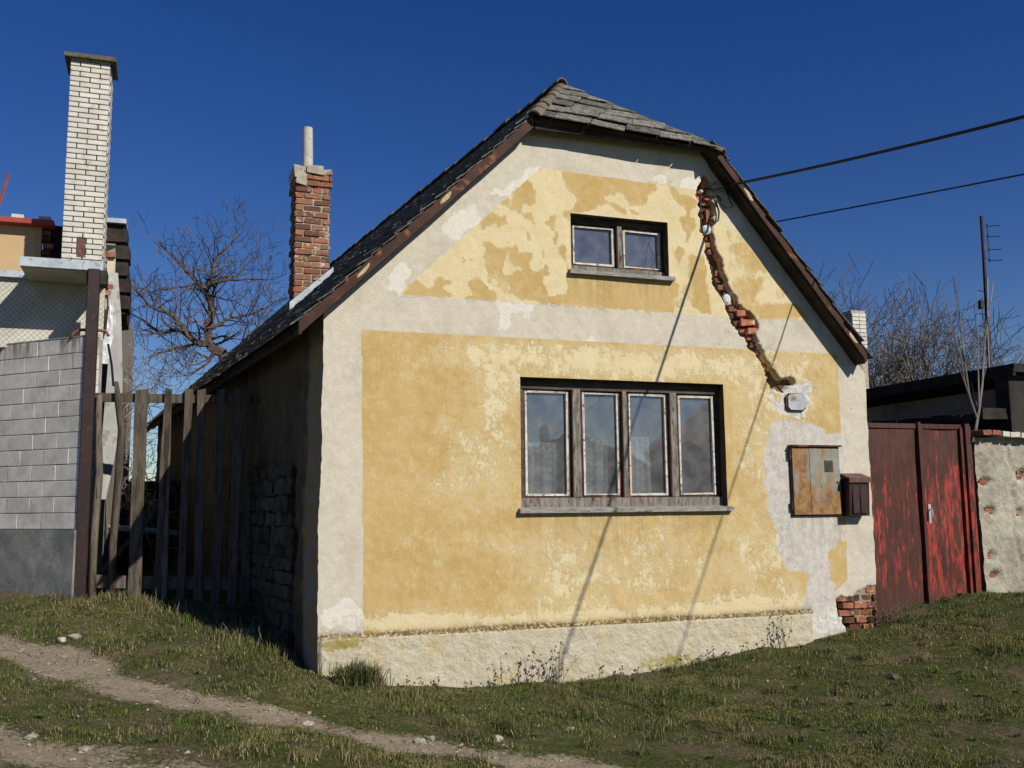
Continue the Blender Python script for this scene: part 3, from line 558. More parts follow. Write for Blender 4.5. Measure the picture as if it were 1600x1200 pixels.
# bricks showing in the chase and in the broken corner
bx_protos = []
for i in range(6):
    m = MB(); m.box(-.5, .5, -.5, .5, -.5, .5, j=.0)
    o = m.build('brick', MAT['red_brick'] if i % 2 else MAT['burnt_brick']); me = o.data; bpy.data.objects.remove(o)
    bm = bmesh.new(); bm.from_mesh(me); bmesh.ops.bevel(bm, geom=bm.edges[:], offset=.07, segments=1, affect='EDGES')
    for v in bm.verts: v.co += Vector([random.uniform(-.045, .045) for _ in range(3)])
    bm.to_mesh(me); bm.free(); bx_protos.append(me)
def brick(parent, c, size, mesh=None, rot=(0, 0, 0), name='brick'):
    o = bpy.data.objects.new(name, mesh or random.choice(bx_protos)); link(o, parent)
    o.location = c; o.scale = size; o.rotation_euler = rot; return o
chp = CHASE[0]
row = 0
for z in np.arange(2.72, 5.05, .078):
    # horizontal extent of the chase at this height
    xx = np.arange(4.0, 5.3, .01); ins = inpoly(xx, np.full_like(xx, z+.02), chp)
    if not ins.any(): continue
    xa, xb = xx[ins].min(), xx[ins].max(); row += 1
    if z < 2.92 and xb > 5.1: continue
    if random.random() < .12: continue
    off = random.uniform(0, .04)
    x0 = xa+.035+off; L = min(xb-x0+.012, random.uniform(.10, .19))
    if L > .045:
        brick(fac, (x0+L/2, .118-random.uniform(0, .03), z+.035), (L, .07, .058), rot=(0, random.uniform(-.05, .05), random.uniform(-.12, .12)))
        if xb-(x0+L) > .07:
            L2 = xb-(x0+L)-.01; brick(fac, (x0+L+.012+L2/2, .12, z+.03), (L2, .07, .056), rot=(0, random.uniform(-.1, .1), 0))
for (x, z, L) in [(4.64, 3.46, .17), (4.70, 3.37, .13), (4.56, 3.56, .10)]:
    brick(fac, (x, .045, z), (L, .07, .065), bx_protos[1], rot=(0, -.08, 0))
for (x, z, L, hh) in [(4.085, 4.83, .05, .10), (4.20, 4.83, .09, .05), (4.17, 5.0, .06, .09), (4.19, 4.62, .05, .16)]:
    brick(fac, (x, .05, z), (L, .05, hh), bx_protos[3])
bp = BROKE[0]
for r_, z in enumerate(np.arange(-.06, .60, .078)):
    for i in range(5):
        L = .145; x = 5.62+(r_ % 2)*.075+i*(L+.012)
        xc = min(x+L, W-.01); L2 = xc-x
        if L2 < .04: continue
        if inpoly(np.array([x+L2/2]), np.array([z+.03]), bp)[0]:
            brick(fac, (x+L2/2, .055+random.uniform(-.014, .012), z+.035), (L2, .10, .062), rot=(0, random.uniform(-.05, .05), random.uniform(-.08, .08)))

# side wall: plaster above, open rubble stonework below
sy = np.concatenate([[0], np.arange(.03, 2.5, .03), np.arange(2.5, 12.2, .1)]); sz = np.arange(-.6, 3.3, .04)
SY, SZ = np.meshgrid(sy, sz)
rub = blur(((SY > .75+.25*(fbm(SZ*3, SZ*0, 3, 5)-.5)) & (SZ < 1.95+.4*(fbm(SY*2, SY*0, 3, 6)-.5))), 2)
dsp = (fbm(SY*1.5, SZ*1.5, 4, 13)-.5)*.10*np.clip(SY/.3, 0, 1)+(fbm(SY*8, SZ*8, 4, 14)-.5)*.04*np.clip(SY/.1, 0, 1)
SP = np.stack([-.126*SY+cornerx(SZ)*np.exp(-SY/.3)+dsp+rub*.06-np.clip(SY/.1, 0, 1)*.02, SY+.0, SZ], -1)
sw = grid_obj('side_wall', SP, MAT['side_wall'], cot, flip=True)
stone_meshes = []
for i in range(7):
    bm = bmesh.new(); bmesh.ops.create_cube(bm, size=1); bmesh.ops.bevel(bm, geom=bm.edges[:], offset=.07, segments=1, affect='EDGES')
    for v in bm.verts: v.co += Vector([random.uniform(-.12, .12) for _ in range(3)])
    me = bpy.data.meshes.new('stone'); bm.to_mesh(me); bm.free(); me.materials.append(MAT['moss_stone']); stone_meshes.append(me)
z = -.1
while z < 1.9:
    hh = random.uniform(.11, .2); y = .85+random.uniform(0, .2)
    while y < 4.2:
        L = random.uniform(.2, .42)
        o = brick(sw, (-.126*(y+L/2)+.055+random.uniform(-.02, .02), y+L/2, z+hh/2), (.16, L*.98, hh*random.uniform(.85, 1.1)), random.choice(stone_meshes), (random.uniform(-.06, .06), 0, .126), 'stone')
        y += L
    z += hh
# rear and right walls
m = MB(); m.box(W-.25, W-.012, .35, .5, -.5, 3.0)
m = MB()
m.add([(W-.004, .02, -.6), (W-.126*12, 12, -.6), (W-.126*12, 12, 3.05), (W-.004, .02, 3.05), (W-.3, .02, -.6), (W-.3-.126*12, 12, -.6), (W-.3-.126*12, 12, 3.05), (W-.3, .02, 3.05)],
      [(0, 1, 2, 3), (4, 7, 6, 5), (0, 3, 7, 4), (1, 5, 6, 2), (3, 2, 6, 7), (0, 4, 5, 1)])
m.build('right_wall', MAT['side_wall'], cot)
m = MB(); xb = -.126*12
m.prism([(xb, 12.1, -.6), (W+xb, 12.1, -.6), (W+xb, 12.1, 3.05), (3.2+xb, 12.1, 6.4), (xb, 12.1, 3.25)], (0, -1, 0), .3); m.build('rear_gable', MAT['side_wall'], cot)
# dark rooms behind the glass
for (a, b, c, d, dd) in [(.5, 5.6, .5, 2.95, 3.5), (1.9, 4.4, 3.6, 4.9, 2.2)]:
    m = MB(); y0 = .36
    m.add([(a, y0, c), (b, y0, c), (b, y0+dd, c), (a, y0+dd, c), (a, y0, d), (b, y0, d), (b, y0+dd, d), (a, y0+dd, d)], [(0, 1, 2, 3), (4, 5, 6, 7), (1, 2, 6, 5), (2, 3, 7, 6), (3, 0, 4, 7)])
    m.build('room', MAT['room'], cot)

# ---- windows: cottage > window (its fixed frame) > post, sash, putty, pane
def ring(m, a, b, c, d, w, y0, y1, j=.0):
    m.box(a, a+w, y0, y1, c, d, j=j); m.box(b-w, b, y0, y1, c, d, j=j)
    m.box(a+w+.0005, b-w-.0005, y0, y1, c, c+w, j=j); m.box(a+w+.0005, b-w-.0005, y0, y1, d-w, d, j=j)
def window(op, cells, zc, zd, posts, head):
    a, b, c, d = op
    m = MB(); m.box(a+.004, b-.004, .10, .24, zd+.005, head, j=.002); m.box(a+.004, cells[0][0]-.008, .11, .24, c+.02, zd, j=.002)
    m.box(cells[-1][1]+.008, b-.004, .13, .24, c+.02, zd, j=.002); f_r = MB(); f_r.box(a+.004, b-.004, .085, .24, c+.002, zc-.014, j=.002)
    f = m.build('window', [MAT['frame_dark']], cot); f_r.build('bottom_rail', MAT['frame'], f)
    for (p, q) in posts:
        MB().box(p+.012, q-.012, .085, .23, zc-.01, zd+.01, j=.0025).build('post', MAT['frame'], f, bevel=.004)
    for (p, q) in cells:
        m = MB(); ring(m, p-.006, q+.006, zc-.012, zd+.004, .030, .125, .18, .0025); m.build('sash', MAT['rust_board'], f)
        m = MB(); ring(m, p+.014, q-.014, zc+.010, zd-.014, .018, .120, .15, .005); m.build('putty_line', MAT['putty'], f)
        MB().box(p+.02, q-.02, .150, .154, zc+.02, zd-.02).build('pane', MAT['glass'], f)
    return f
w1 = window(WIN[0], [(2.045, 2.535), (2.675, 3.10), (3.195, 3.66), (3.785, 4.235)], 1.575, 2.655, [(2.55, 2.66), (3.115, 3.185), (3.67, 3.775)], 2.76)
w1['label'] = 'wide lower window with four weathered casements'
w2 = window(WIN[1], [(2.60, 3.095), (3.185, 3.655)], 3.985, 4.425, [(3.10, 3.178)], 4.498); w2['label'] = 'small attic window with two panes'
for (a, b, c, d), f in zip(WIN, (w1, w2)):
    m = MB(); y0, y1 = -.055, .11
    vs = [(a-.03, y0, c-.05), (b+.045, y0, c-.05), (b+.045, y1, c-.05), (a-.03, y1, c-.05), (a-.03, y0, c-.008), (b+.045, y0, c-.008), (b+.045, y1, c+.012), (a-.03, y1, c+.012)]
    vs = [(x+random.uniform(-.003, .003), y, z) for x, y, z in vs]
    m.add(vs, [(0, 3, 2, 1), (4, 5, 6, 7), (0, 1, 5, 4), (1, 2, 6, 5), (2, 3, 7, 6), (3, 0, 4, 7)]); m.build('sill', MAT['sill'], f)
# forked crack in the attic pane: a dead twig caught behind it
m = MB(); m.tube([(3.53, .149, 4.39), (3.52, .148, 4.30), (3.49, .148, 4.20), (3.475, .149, 4.10), (3.48, .149, 4.05)], .0022, 4); m.tube([(3.52, .148, 4.30), (3.545, .148, 4.22), (3.57, .149, 4.17)], .002, 4)
m.build('glass_crack', MAT['black'], w2)

# ---- roof
def LP(x, t, h=0): return Vector((x-.126*t-.7*h, -.2+t, LK+.976*x+.72*h))
def RP(x, t, h=0): return Vector((x-.126*t+.76*h, -.2+t, RK-1.184*x+.65*h))
XR = (RK-LK)/(.976+1.184); T1 = 12.35; TA = 1.5
A_ = LP(XR, TA); H1 = LP(2.07, 0); H2 = RP(4.19, 0)
m = MB()
m.prism([LP(-.26, 0, -.01), LP(2.07, 0, -.01), LP(XR, TA, -.01), LP(XR, T1, -.01), LP(-.26, T1, -.01)], (.7, 0, -.72), .035)
m.prism([RP(6.05, 0, -.01), RP(4.19, 0, -.01), RP(XR, TA, -.01), RP(XR, T1, -.01), RP(6.05, T1, -.01)], (-.76, 0, -.65), .035)
hn = (H2-H1).cross(A_-H1).normalized()
if hn.z < 0: hn = -hn
m.prism([H1-hn*.01, H2-hn*.01, A_-hn*.01], -hn, .035)
roof = m.build('roof_deck', MAT['dark_wood'], cot)
def slope_tiles(PF, x0, x1, xs_, hip):
    m = MB(); n = int(abs(x1-x0)/xs_)
    for i in range(n):
        xa = x0+(x1-x0)*i/n; xb = x0+(x1-x0)*(i+1.12)/n; t = -.035-(i % 2)*.0+random.uniform(-.02, .02)
        while t < T1:
            L = random.uniform(.26, .36); tt = t+L*.985
            if t > max(hip(xa), hip(xb))+.03 or hip(xa) < 0:
                u = random.uniform(0, .014); s = random.uniform(-.018, .018)
                a, b, c, d = PF(xa+s, t, .026+u), PF(xa+s, tt, .034+u*.4), PF(xb, tt, .012), PF(xb, t, .012)
                e = Vector((0, 0, -.016)); m.add([a, b, c, d, a+e, b+e, c+e, d+e], [(0, 1, 2, 3), (7, 6, 5, 4), (0, 4, 5, 1), (1, 5, 6, 2), (2, 6, 7, 3), (3, 7, 4, 0)])
            t += L
    return m
slope_tiles(LP, -.30, XR, .12, lambda x: (x-2.07)/(XR-2.07)*TA if x > 1.9 else -1).build('left_roof_slates', MAT['tile_edge'], cot, kind='stuff')
slope_tiles(RP, 6.07, XR, .16, lambda x: (4.19-x)/(4.19-XR)*TA if x < 4.4 else -1).build('right_roof_slates', MAT['tile_edge'], cot, kind='stuff')
# slates of the half hip, each one a piece
ua = (H2-H1).normalized(); va = hn.cross(ua).normalized(); va = va if va.z > 0 else -va
def to2(p): d = p-H1; return (d.dot(ua), d.dot(va))
T2 = [to2(H1-va*.06), to2(H2-va*.06), to2(A_)]; T2[0] = (T2[0][0]-.03, T2[0][1]); T2[1] = (T2[1][0]+.05, T2[1][1])
def clip(poly, tri):
    for i in range(3):
        (x0, y0), (x1, y1) = tri[i], tri[(i+1) % 3]; out = []
        for j in range(len(poly)):
            p, q = poly[j], poly[(j+1) % len(poly)]
            sp = (x1-x0)*(p[1]-y0)-(y1-y0)*(p[0]-x0); sq = (x1-x0)*(q[1]-y0)-(y1-y0)*(q[0]-x0)
            if sp >= 0: out.append(p)
            if sp*sq < 0: t = sp/(sp-sq); out.append((p[0]+t*(q[0]-p[0]), p[1]+t*(q[1]-p[1])))
        poly = out
        if len(poly) < 3: return None
    return poly
HH = T2[2][1]; rows = 6; rh = HH/rows+.012
for i in range(rows+1):
    v0 = -.06+i*rh; L = .40; u = -.6+(i % 2)*.2
    while u < 3:
        sh = .16; pl = [(u, v0), (u+L-.008, v0), (u+L+sh-.008, v0+rh*1.12), (u+sh, v0+rh*1.12)]
        c = clip(pl, T2)
        if c:
            z0 = random.uniform(0, .014); tl = random.uniform(-.012, .012); rj = random.uniform(-.012, .012)
            pts = [H1+ua*p[0]+va*(p[1]+rj*(p[0]-u)/L)+hn*(.012+.020*(1-(p[1]-v0)/(rh*1.12))+z0+tl*(p[0]-u)/L) for p in c]
            MB().prism(pts, -hn, .010).build('slate', MAT['tile'], roof)
        u += L
# half round ridge tiles
def ridge_run(a, b, upv, n, r=.085):
    a, b = Vector(a), Vector(b); d = (b-a)/n; dn = d.normalized(); s = dn.cross(upv).normalized(); u = s.cross(dn)
    for i in range(n):
        p0 = a+d*i-dn*.03; p1 = a+d*(i+1)+dn*.02; m = MB(); K = 8; vs = []
        jt = u*random.uniform(-.008, .008)+s*random.uniform(-.008, .008)
        for (p, rr) in ((p0, r), (p0, r-.016), (p1, r*.86), (p1, r*.86-.014)):
            for k in range(K+1):
                an = radians(-82+164*k/K); vs.append(p+jt+s*sin(an)*rr+u*(cos(an)*rr-.035))
        N = K+1
        for k in range(K):
            m_f = [(k, k+1, N*2+k+1, N*2+k), (N+k+1, N+k, N*3+k, N*3+k+1), (k+1, k, N+k, N+k+1), (N*2+k, N*2+k+1, N*3+k+1, N*3+k)]
            m.add([], []); m.f += m_f; m.mi += [0]*4
        m.f += [(0, N*2, N*3, N), (K, N+K, N*3+K, N*2+K)]; m.mi += [0, 0]; m.v = [tuple(v) for v in vs]
        m.build('ridge_tile', MAT['mossy'], cot, smooth=False)
lup = Vector((-.7, 0, .72)); rup = Vector((.76, 0, .65))
ridge_run(H1+Vector((-.03, -.06, -.02)), A_+Vector((0, 0, -.01)), (lup+hn), 7, .085)
ridge_run(H2+Vector((.04, -.05, -.03)), A_+Vector((0, 0, -.01)), (rup+hn), 9, .068)
ridge_run(LP(XR, TA-.05, .03), LP(XR, T1, .03), Vector((0, 0, 1)), 32, .08)
# verge boards, rusted, with bare patches
for PF, xa, xb, nm in ((LP, -.24, 2.06, 'left'), (RP, 6.02, 4.20, 'right')):
    a, b = PF(xa, 0), PF(xb, 0); dz = Vector((0, 0, -.125 if nm == 'left' else -.10)); y = Vector((0, .028, 0)); o_ = Vector((0, -.012, 0)); N = 12; m = MB(); vs = []
    for i in range(N+1):
        p = a.lerp(b, i/N)+o_+Vector((0, random.uniform(-.004, .004), random.uniform(-.006, .006))); vs += [p, p+dz, p+dz+y, p+y]
    fs = [(0, 1, 2, 3), (4*N+3, 4*N+2, 4*N+1, 4*N)]
    for i in range(N):
        for k in range(4): fs.append((4*i+k, 4*i+4+k, 4*i+4+(k+1) % 4, 4*i+(k+1) % 4))
    m.add(vs, fs); vb = m.build('verge_board', MAT['rust_board'], cot)
    for f_ in ((.26, .60) if nm == 'left' else (.10, .80)):
        p = a.lerp(b, f_); d = (b-a).normalized(); m = MB(); n = 7
        poly = []
        for k in range(n):
            an = 2*pi*k/n; poly.append(p+Vector((0, -.0145, -.06 if nm == 'left' else -.05))+d*cos(an)*random.uniform(.05, .12)+Vector((0, 0, 1))*sin(an)*random.uniform(.02, .045))
        m.prism(poly, (0, -1, 0), .003); m.build('bare_patch', MAT['rust_patch'], vb)
    # soffit strip under the overhang
    m = MB(); m.add([a+Vector((0, .018, -.12)), b+Vector((0, .018, -.12)), b+Vector((0, .26, -.12)), a+Vector((0, .26, -.12)), a+Vector((0, .018, -.105)), b+Vector((0, .018, -.105)), b+Vector((0, .26, -.105)), a+Vector((0, .26, -.105))],
        [(0, 1, 2, 3), (4, 7, 6, 5), (0, 4, 5, 1), (1, 5, 6, 2), (2, 6, 7, 3), (3, 7, 4, 0)])
    m.build('soffit', MAT['dark_wood'], cot)
# eave board and rafter ends of the left eave
m = MB(); m.beam(LP(-.25, 0)+Vector((.03, .02, -.06)), LP(-.25, T1)+Vector((.03, 0, -.06)), .025, .09); m.build('eave_board', MAT['dark_wood'], cot)
for i in range(14):
    t = .35+i*.85; a = LP(-.22, t)+Vector((0, 0, -.10)); MB().beam(a, a+Vector((.5, 0, .488)), .09, .10).build('rafter', MAT['dark_wood'], cot)
m = MB(); m.box(2.1, 4.2, -.16, -.10, 5.30, 5.36); m.build('eave_batten', MAT['dark_wood'], cot)

# ---- brick chimney of the cottage
ch = MB().box(.270, .735, 4.515, 4.96, 3.6, 6.26).build('chimney', MAT['mortar'], cot); ch['label'] = 'crumbling red brick chimney with a grey flue pipe'
cb_meshes = []
for i in range(6):
    bm = bmesh.new(); bmesh.ops.create_cube(bm, size=1); bmesh.ops.bevel(bm, geom=bm.edges[:], offset=.08, segments=1, affect='EDGES')
    for v in bm.verts: v.co += Vector([random.uniform(-.05, .05) for _ in range(3)])
    me = bpy.data.meshes.new('brick'); bm.to_mesh(me); bm.free(); me.materials.append(MAT['chimney_brick']); cb_meshes.append(me)
z = 4.3; r_ = 0
while z < 6.22:
    fl = .022 if z > 6.02 else 0; x = .252-fl; xe = .752+fl; first = True
    while x < xe-.03:
        L = (.25 if (r_ % 2 == 0) else .125) if first else .25
        L = min(L*random.uniform(.92, 1.05), xe-x); first = False
        brick(ch, (x+L/2, 4.56-fl+random.uniform(-.008, .008), z+.041), (L-.014, .12, .076), random.choice(cb_meshes), (0, random.uniform(-.03, .03), random.uniform(-.03, .03)))
        x += L
    for k in range(2):
        brick(ch, (.305-fl+random.uniform(-.008, .008), 4.63+.12*(r_ % 2)+k*.235, z+.041), (.11, .215, .076), random.choice(cb_meshes))
    z += .091; r_ += 1
m = MB(); 
for (x0, x1, z0, z1) in [(.225, .46, 6.16, 6.29), (.42, .64, 6.20, 6.32), (.60, .77, 6.22, 6.28), (.27, .42, 6.04, 6.2)]: m.box(x0, x1, 4.46+random.uniform(0, .02), 4.98, z0, z1, j=.028)
m.build('crown', MAT['mortar'], ch)
MB().tube([(.45, 4.75, 6.25), (.448, 4.75, 6.6), (.44, 4.75, 6.98)], [.076, .076, .074], 16).build('flue_pipe', MAT['pvc'], ch, smooth=False)
m = MB(); p0 = Vector((.20, 4.48, LK+.976*(.20+.126*4.68)+.02)); p1 = Vector((.80, 4.48, LK+.976*(.80+.126*4.68)+.02))
m.prism([p0, p1, p1+Vector((0, 0, .10)), p0+Vector((0, 0, .14))], (0, 1, 0), .01); m.build('flashing', MAT['flash'], ch)

# ---- fittings on the front
c3 = lambda L, y: [(x, y, z) for x, z in L]
sc = MB().tube(c3(CABLE2[:4], .015)+c3(CABLE2[4:], .02), .011, 6).build('service_cable', MAT['black']); prop(sc, 'black cable running down inside the broken plaster chase', 'cable')
m = MB(); m.tube([(x, -.05-.03*sin(i*.8), z) for i, (x, z) in enumerate(LOOP1)], .010, 6); m.tube([(x, -.03, z) for x, z in LOOP2], .010, 6)
m.tube([(4.16, -.02, 4.93), (4.22, -.06, 4.91), (4.30, -.09, 4.94), (4.38, -.10, 4.95)], .016, 6); m.tube([(4.13, .0, 4.92), (4.22, -.05, 4.96), (4.26, -.06, 5.0)], .006, 5); m.tube([(4.20, -.05, 4.93), (4.28, -.08, 4.90), (4.34, -.05, 4.97)], .006, 5)
prop(m.build('cable_loop', MAT['black']), 'loose loops of black cable below the anchor in the gable', 'cable')
def blob(r, y, c, nm, mat, parent, sq=1.):
    m = MB(); n = 14; rim = [(c[0]+cos(2*pi*k/n)*r*random.uniform(.9, 1.1), c[1]+sin(2*pi*k/n)*r*sq*random.uniform(.9, 1.1)) for k in range(n)]
    vs = [(x, y+.05, z) for x, z in rim]+[(x, y, z) for x, z in rim]+[(c[0]+(x-c[0])*.5, y-.018, c[1]+(z-c[1])*.5) for x, z in rim]+[(c[0], y-.02, c[1])]
    fs = [(k, (k+1) % n, n+(k+1) % n, n+k) for k in range(n)]+[(n+k, n+(k+1) % n, 2*n+(k+1) % n, 2*n+k) for k in range(n)]+[(2*n+k, 2*n+(k+1) % n, 3*n) for k in range(n)]
    m.add(vs, fs); return m.build(nm, mat, parent)
blob(.055, .02, (4.165, 4.470), 'plaster_dab', MAT['white_cap'], fac); blob(.05, .015, (4.385, 3.70), 'plaster_dab', MAT['white_cap'], fac, 1.2); blob(.022, -.01, (4.097, 4.885), 'plaster_dab', MAT['white_cap'], fac)
jb = thing('junction_cover', 'small grey octagonal cable cover in rough plaster at the chase foot', 'cover plate', loc=(5.19, 0, 2.589))
def oct_(w, h, c): return [(-w+c, -h), (w-c, -h), (w, -h+c), (w, h-c), (w-c, h), (-w+c, h), (-w, h-c), (-w, -h+c)]
MB().prism([(x, -.004, z) for x, z in oct_(.125, .10, .035)], (0, -1, 0), .012).build('back_plate', MAT['rust_board'], jb)
MB().prism([(x+.004, -.017, z+.004) for x, z in oct_(.108, .088, .032)], (0, -1, 0), .012).build('lid', MAT['steel'], jb)

cab = thing('electric_cabinet', 'rusty grey steel meter cabinet set in the front wall', 'cabinet', loc=(5.395, 0, 1.35))
m = MB(); m.box(-.318, .318, -.030, .01, 0, .755); m.build('box', MAT['rust_board'], cab)
def off(me_o): return me_o
d1 = MB().box(5.09, 5.305, -.047, -.031, 1.362, 2.09).build('door', MAT['cabinet']); d2 = MB().box(5.311, 5.70, -.049, -.031, 1.362, 2.09).build('door', MAT['cabinet'])
for d_ in (d1, d2):
    d_.parent = cab; d_.matrix_parent_inverse = Matrix.Translation((-5.395, 0, -1.35))
d1['label'] = 'narrow rust streaked left door'
MB().box(.055+.05, .165+.05, -.0535, -.0495, .475, .60).build('dark_window_plate', MAT['frame_dark'], cab)
MB().box(-.325, .33, -.075, .0, .750, .768).build('rain_hood', MAT['rust_board'], cab)
for zz in (.06, .62): MB().tube([(-.325, -.035, zz), (-.325, -.035, zz+.09)], .013, 6).build('hinge', MAT['rust_board'], cab)
MB().tube([(.265, -.049, .36), (.265, -.060, .36)], .011, 8).build('lock', MAT['rust_board'], cab)

mbx = thing('mailbox', 'dark brown metal letterbox at the right corner of the front', 'mailbox', loc=(5.872, 0, 1.34))
m = MB(); hw = .135; D = .15
m.add([(-hw, .0, 0), (hw, .0, 0), (hw, -D+.02, 0), (-hw, -D+.02, 0), (-hw, .0, .41), (hw, .0, .41), (hw, -D, .37), (-hw, -D, .37)], [(0, 1, 2, 3), (4, 7, 6, 5), (0, 4, 5, 1), (1, 5, 6, 2), (2, 6, 7, 3), (3, 7, 4, 0)])
m.build('box', MAT['mailbox'], mbx, bevel=.004)
m = MB(); hw2 = .148
m.add([(-hw2, .0, .455), (hw2, .0, .455), (hw2, -D-.02, .40), (-hw2, -D-.02, .40), (-hw2, .0, .472), (hw2, .0, .472), (hw2, -D-.02, .417), (-hw2, -D-.02, .417), ], [(0, 1, 2, 3), (4, 7, 6, 5), (0, 4, 5, 1), (1, 5, 6, 2), (2, 6, 7, 3), (3, 7, 4, 0)])
m.box(-hw2, hw2, -D-.022, -D-.010, .365, .415); m.build('lid', MAT['lid'], mbx)
for x in (-.095, .006): MB().box(x, x+.086, -D-.002, -D+.02, .03, .335).build('front_panel', MAT['mailbox'], mbx)

# overhead cables
def sag(a, b, s, n=40):
    a, b = Vector(a), Vector(b); return [a.lerp(b, i/n)+Vector((0, 0, -s*4*(i/n)*(1-i/n))) for i in range(n+1)]
def cabpts(pts, n=60):
    P_ = [Vector(p) for p in pts]; return P_
A0 = Vector((4.38, -.10, 4.955))
def curve_through(a, d, k, L, n=60): # straight in plan along d (per metre of y), height parabola
    return [a+Vector((d[0]*t, -t, d[1]*t+k*t*t)) for t in [L*i/n for i in range(n+1)]]
oc1 = MB().tube(curve_through(A0, (.172, -.165), .0075, 30), .0145, 6).build('overhead_cable', MAT['black']); prop(oc1, 'thick black overhead cable anchored high in the gable', 'cable', 'overhead cables')
oc2 = MB().tube(curve_through(Vector((5.02, 4.4, 5.40)), (.152, -.143), .0012, 34), .0085, 6).build('overhead_cable', MAT['black']); prop(oc2, 'thin black overhead wire passing behind the right roof edge', 'cable', 'overhead cables')
wm = MB(); wm.tube([(5.02, 4.4, 3.0), (5.02, 4.4, 5.45)], .03, 8); prop(wm.build('wire_bracket', MAT['rust_board']), 'rusty standpipe on the rear roof slope carrying the thin wire', 'bracket')

# ================================================================== lace curtains
def curtain(x0, x1, z0, z1, lab):
    n = 40; xs_ = np.linspace(x0, x1, n); zz = np.linspace(z0, z1, 12); CX, CZ = np.meshgrid(xs_, zz)
    CY = .27+.018*np.sin(CX*42+CZ*1.5)+.008*np.sin(CX*95)
    prop(grid_obj('lace_curtain', np.stack([CX, CY, CZ], -1), MAT['curtain']), lab, 'curtain', 'lace half curtains')
curtain(2.07, 2.47, 1.50, 2.13, 'grey lace curtain behind the leftmost pane of the wide window')
curtain(2.70, 3.02, 1.50, 2.17, 'grey lace curtain behind the second pane from the left')
curtain(3.22, 3.53, 1.50, 2.20, 'grey lace curtain behind the third pane from the left')
m = MB()
for x0, x1 in ((3.9, 4.12), (2.30, 2.52), (2.92, 3.08), (3.42, 3.62)): m.box(x0, x1, .40, .42, 1.5, 2.75)
prop(m.build('drape', simple('grey_drape', (.10, .11, .12), (.14, .15, .16), 4, bump=0)), 'dull grey strips of drape hanging deep behind the wide window', 'curtain')

# ================================================================== NEIGHBOUR ON THE LEFT
nb = thing('neighbour_house', 'pale neighbouring house with blue grey canopy and dark roof edge', 'house', loc=(-3, 4, .5))
def part(m, name, mat, parent, **kw):
    o = m.build(name, mat, parent, **kw)
    if parent is not None and parent.type == 'EMPTY' and parent.location.length > 0: o.matrix_parent_inverse = Matrix.Translation(-parent.location)
    return o
part(MB().box(-7, -2.2, 4.2, 12, .2, 4.30), 'wall', MAT['shed_wall'], nb); part(MB().box(-2.6, -2.05, 4.2, 12, .2, 4.9), 'wall', MAT['shed_wall'], nb)
part(MB().box(-7, -2.13, 3.85, 3.98, 3.44, 4.29), 'diamond_cladding', MAT['diamond'], nb)
part(MB().box(-7, -2.985, 3.78, 4.0, 4.29, 4.37), 'ledge_flashing', MAT['flash'], nb)
part(MB().box(-7, -2.93, 4.28, 4.40, 4.375, 5.06), 'tan_panel', MAT['tan'], nb)
part(MB().box(-2.995, -2.925, 4.262, 4.279, 4.375, 5.06), 'edge_strip', simple('edge_strip', (.46, .28, .12), (.5, .32, .15), 3, bump=0), nb)
part(MB().box(-7, -2.78, 4.12, 4.5, 5.062, 5.125), 'red_fascia', MAT['red_paint'], nb)
tb = part(MB().box(-2.92, -2.40, 4.42, 4.6, 4.35, 5.14), 'tar_board', MAT['dark_wood'], nb)
for i in range(8):
    brick(tb, (-2.875+random.uniform(-.02, .02), 4.40, 4.42+i*.085), (.12, .12, .07), bx_protos[(i*3) % 6] if i % 3 else None)
wbm = []
for i in range(3):
    bm = bmesh.new(); bmesh.ops.create_cube(bm, size=1); bmesh.ops.bevel(bm, geom=bm.edges[:], offset=.03, segments=1, affect='EDGES')
    for v in bm.verts: v.co += Vector([random.uniform(-.008, .008) for _ in range(3)])
    me = bpy.data.meshes.new('brick'); bm.to_mesh(me); bm.free(); me.materials.append(MAT['white_brick']); wbm.append(me)
for x in (-3.21, -2.90): brick(tb, (x, 4.3, 5.165), (.14, .12, .075), wbm[0])
# canopy slab
part(MB().box(-2.99, -2.115, 3.12, 3.84, 4.265, 4.33, j=.003), 'canopy_slab', MAT['pale_plaster'], nb)
part(MB().box(-2.995, -2.11, 3.085, 3.118, 4.275, 4.385), 'canopy_flashing', MAT['flash'], nb)
part(MB().box(-2.995, -2.11, 3.12, 3.84, 4.335, 4.383), 'canopy_top', MAT['flash'], nb)
# dark verge with stepped slate ends
m = MB(); m.prism([(-2.20, 4.25, 3.95), (-1.90, 4.25, 4.0), (-1.88, 4.25, 4.45), (-1.95, 4.25, 5.17), (-2.20, 4.25, 5.17)], (0, 1, 0), 1.2); part(m, 'verge', MAT['dark_wood'], nb)
for i in range(5):
    z = 4.05+i*.22; x = -1.885-i*.014; part(MB().box(x-.25, x+.03+(i % 2)*.02, 4.20, 4.6, z, z+.17, j=.006), 'slate', MAT['dark_wood'], nb)
part(MB().box(-2.21, -1.93, 4.17, 4.6, 5.175, 5.235), 'verge_flashing', MAT['flash'], nb)
# ragged masonry edge beside the chimney
sp = part(MB().box(-2.125, -2.03, 3.95, 4.02, 3.6, 4.72), 'corner_pier', MAT['cream_render'], nb)
for z, mm in ((4.68, bx_protos[1]), (4.35, wbm[1]), (4.27, bx_protos[3]), (4.19, bx_protos[5])): 
    b_ = brick(sp, (-2.09, 3.95, z), (.12, .10, .065), mm); b_.matrix_parent_inverse = Matrix.Translation((0, 0, 0))
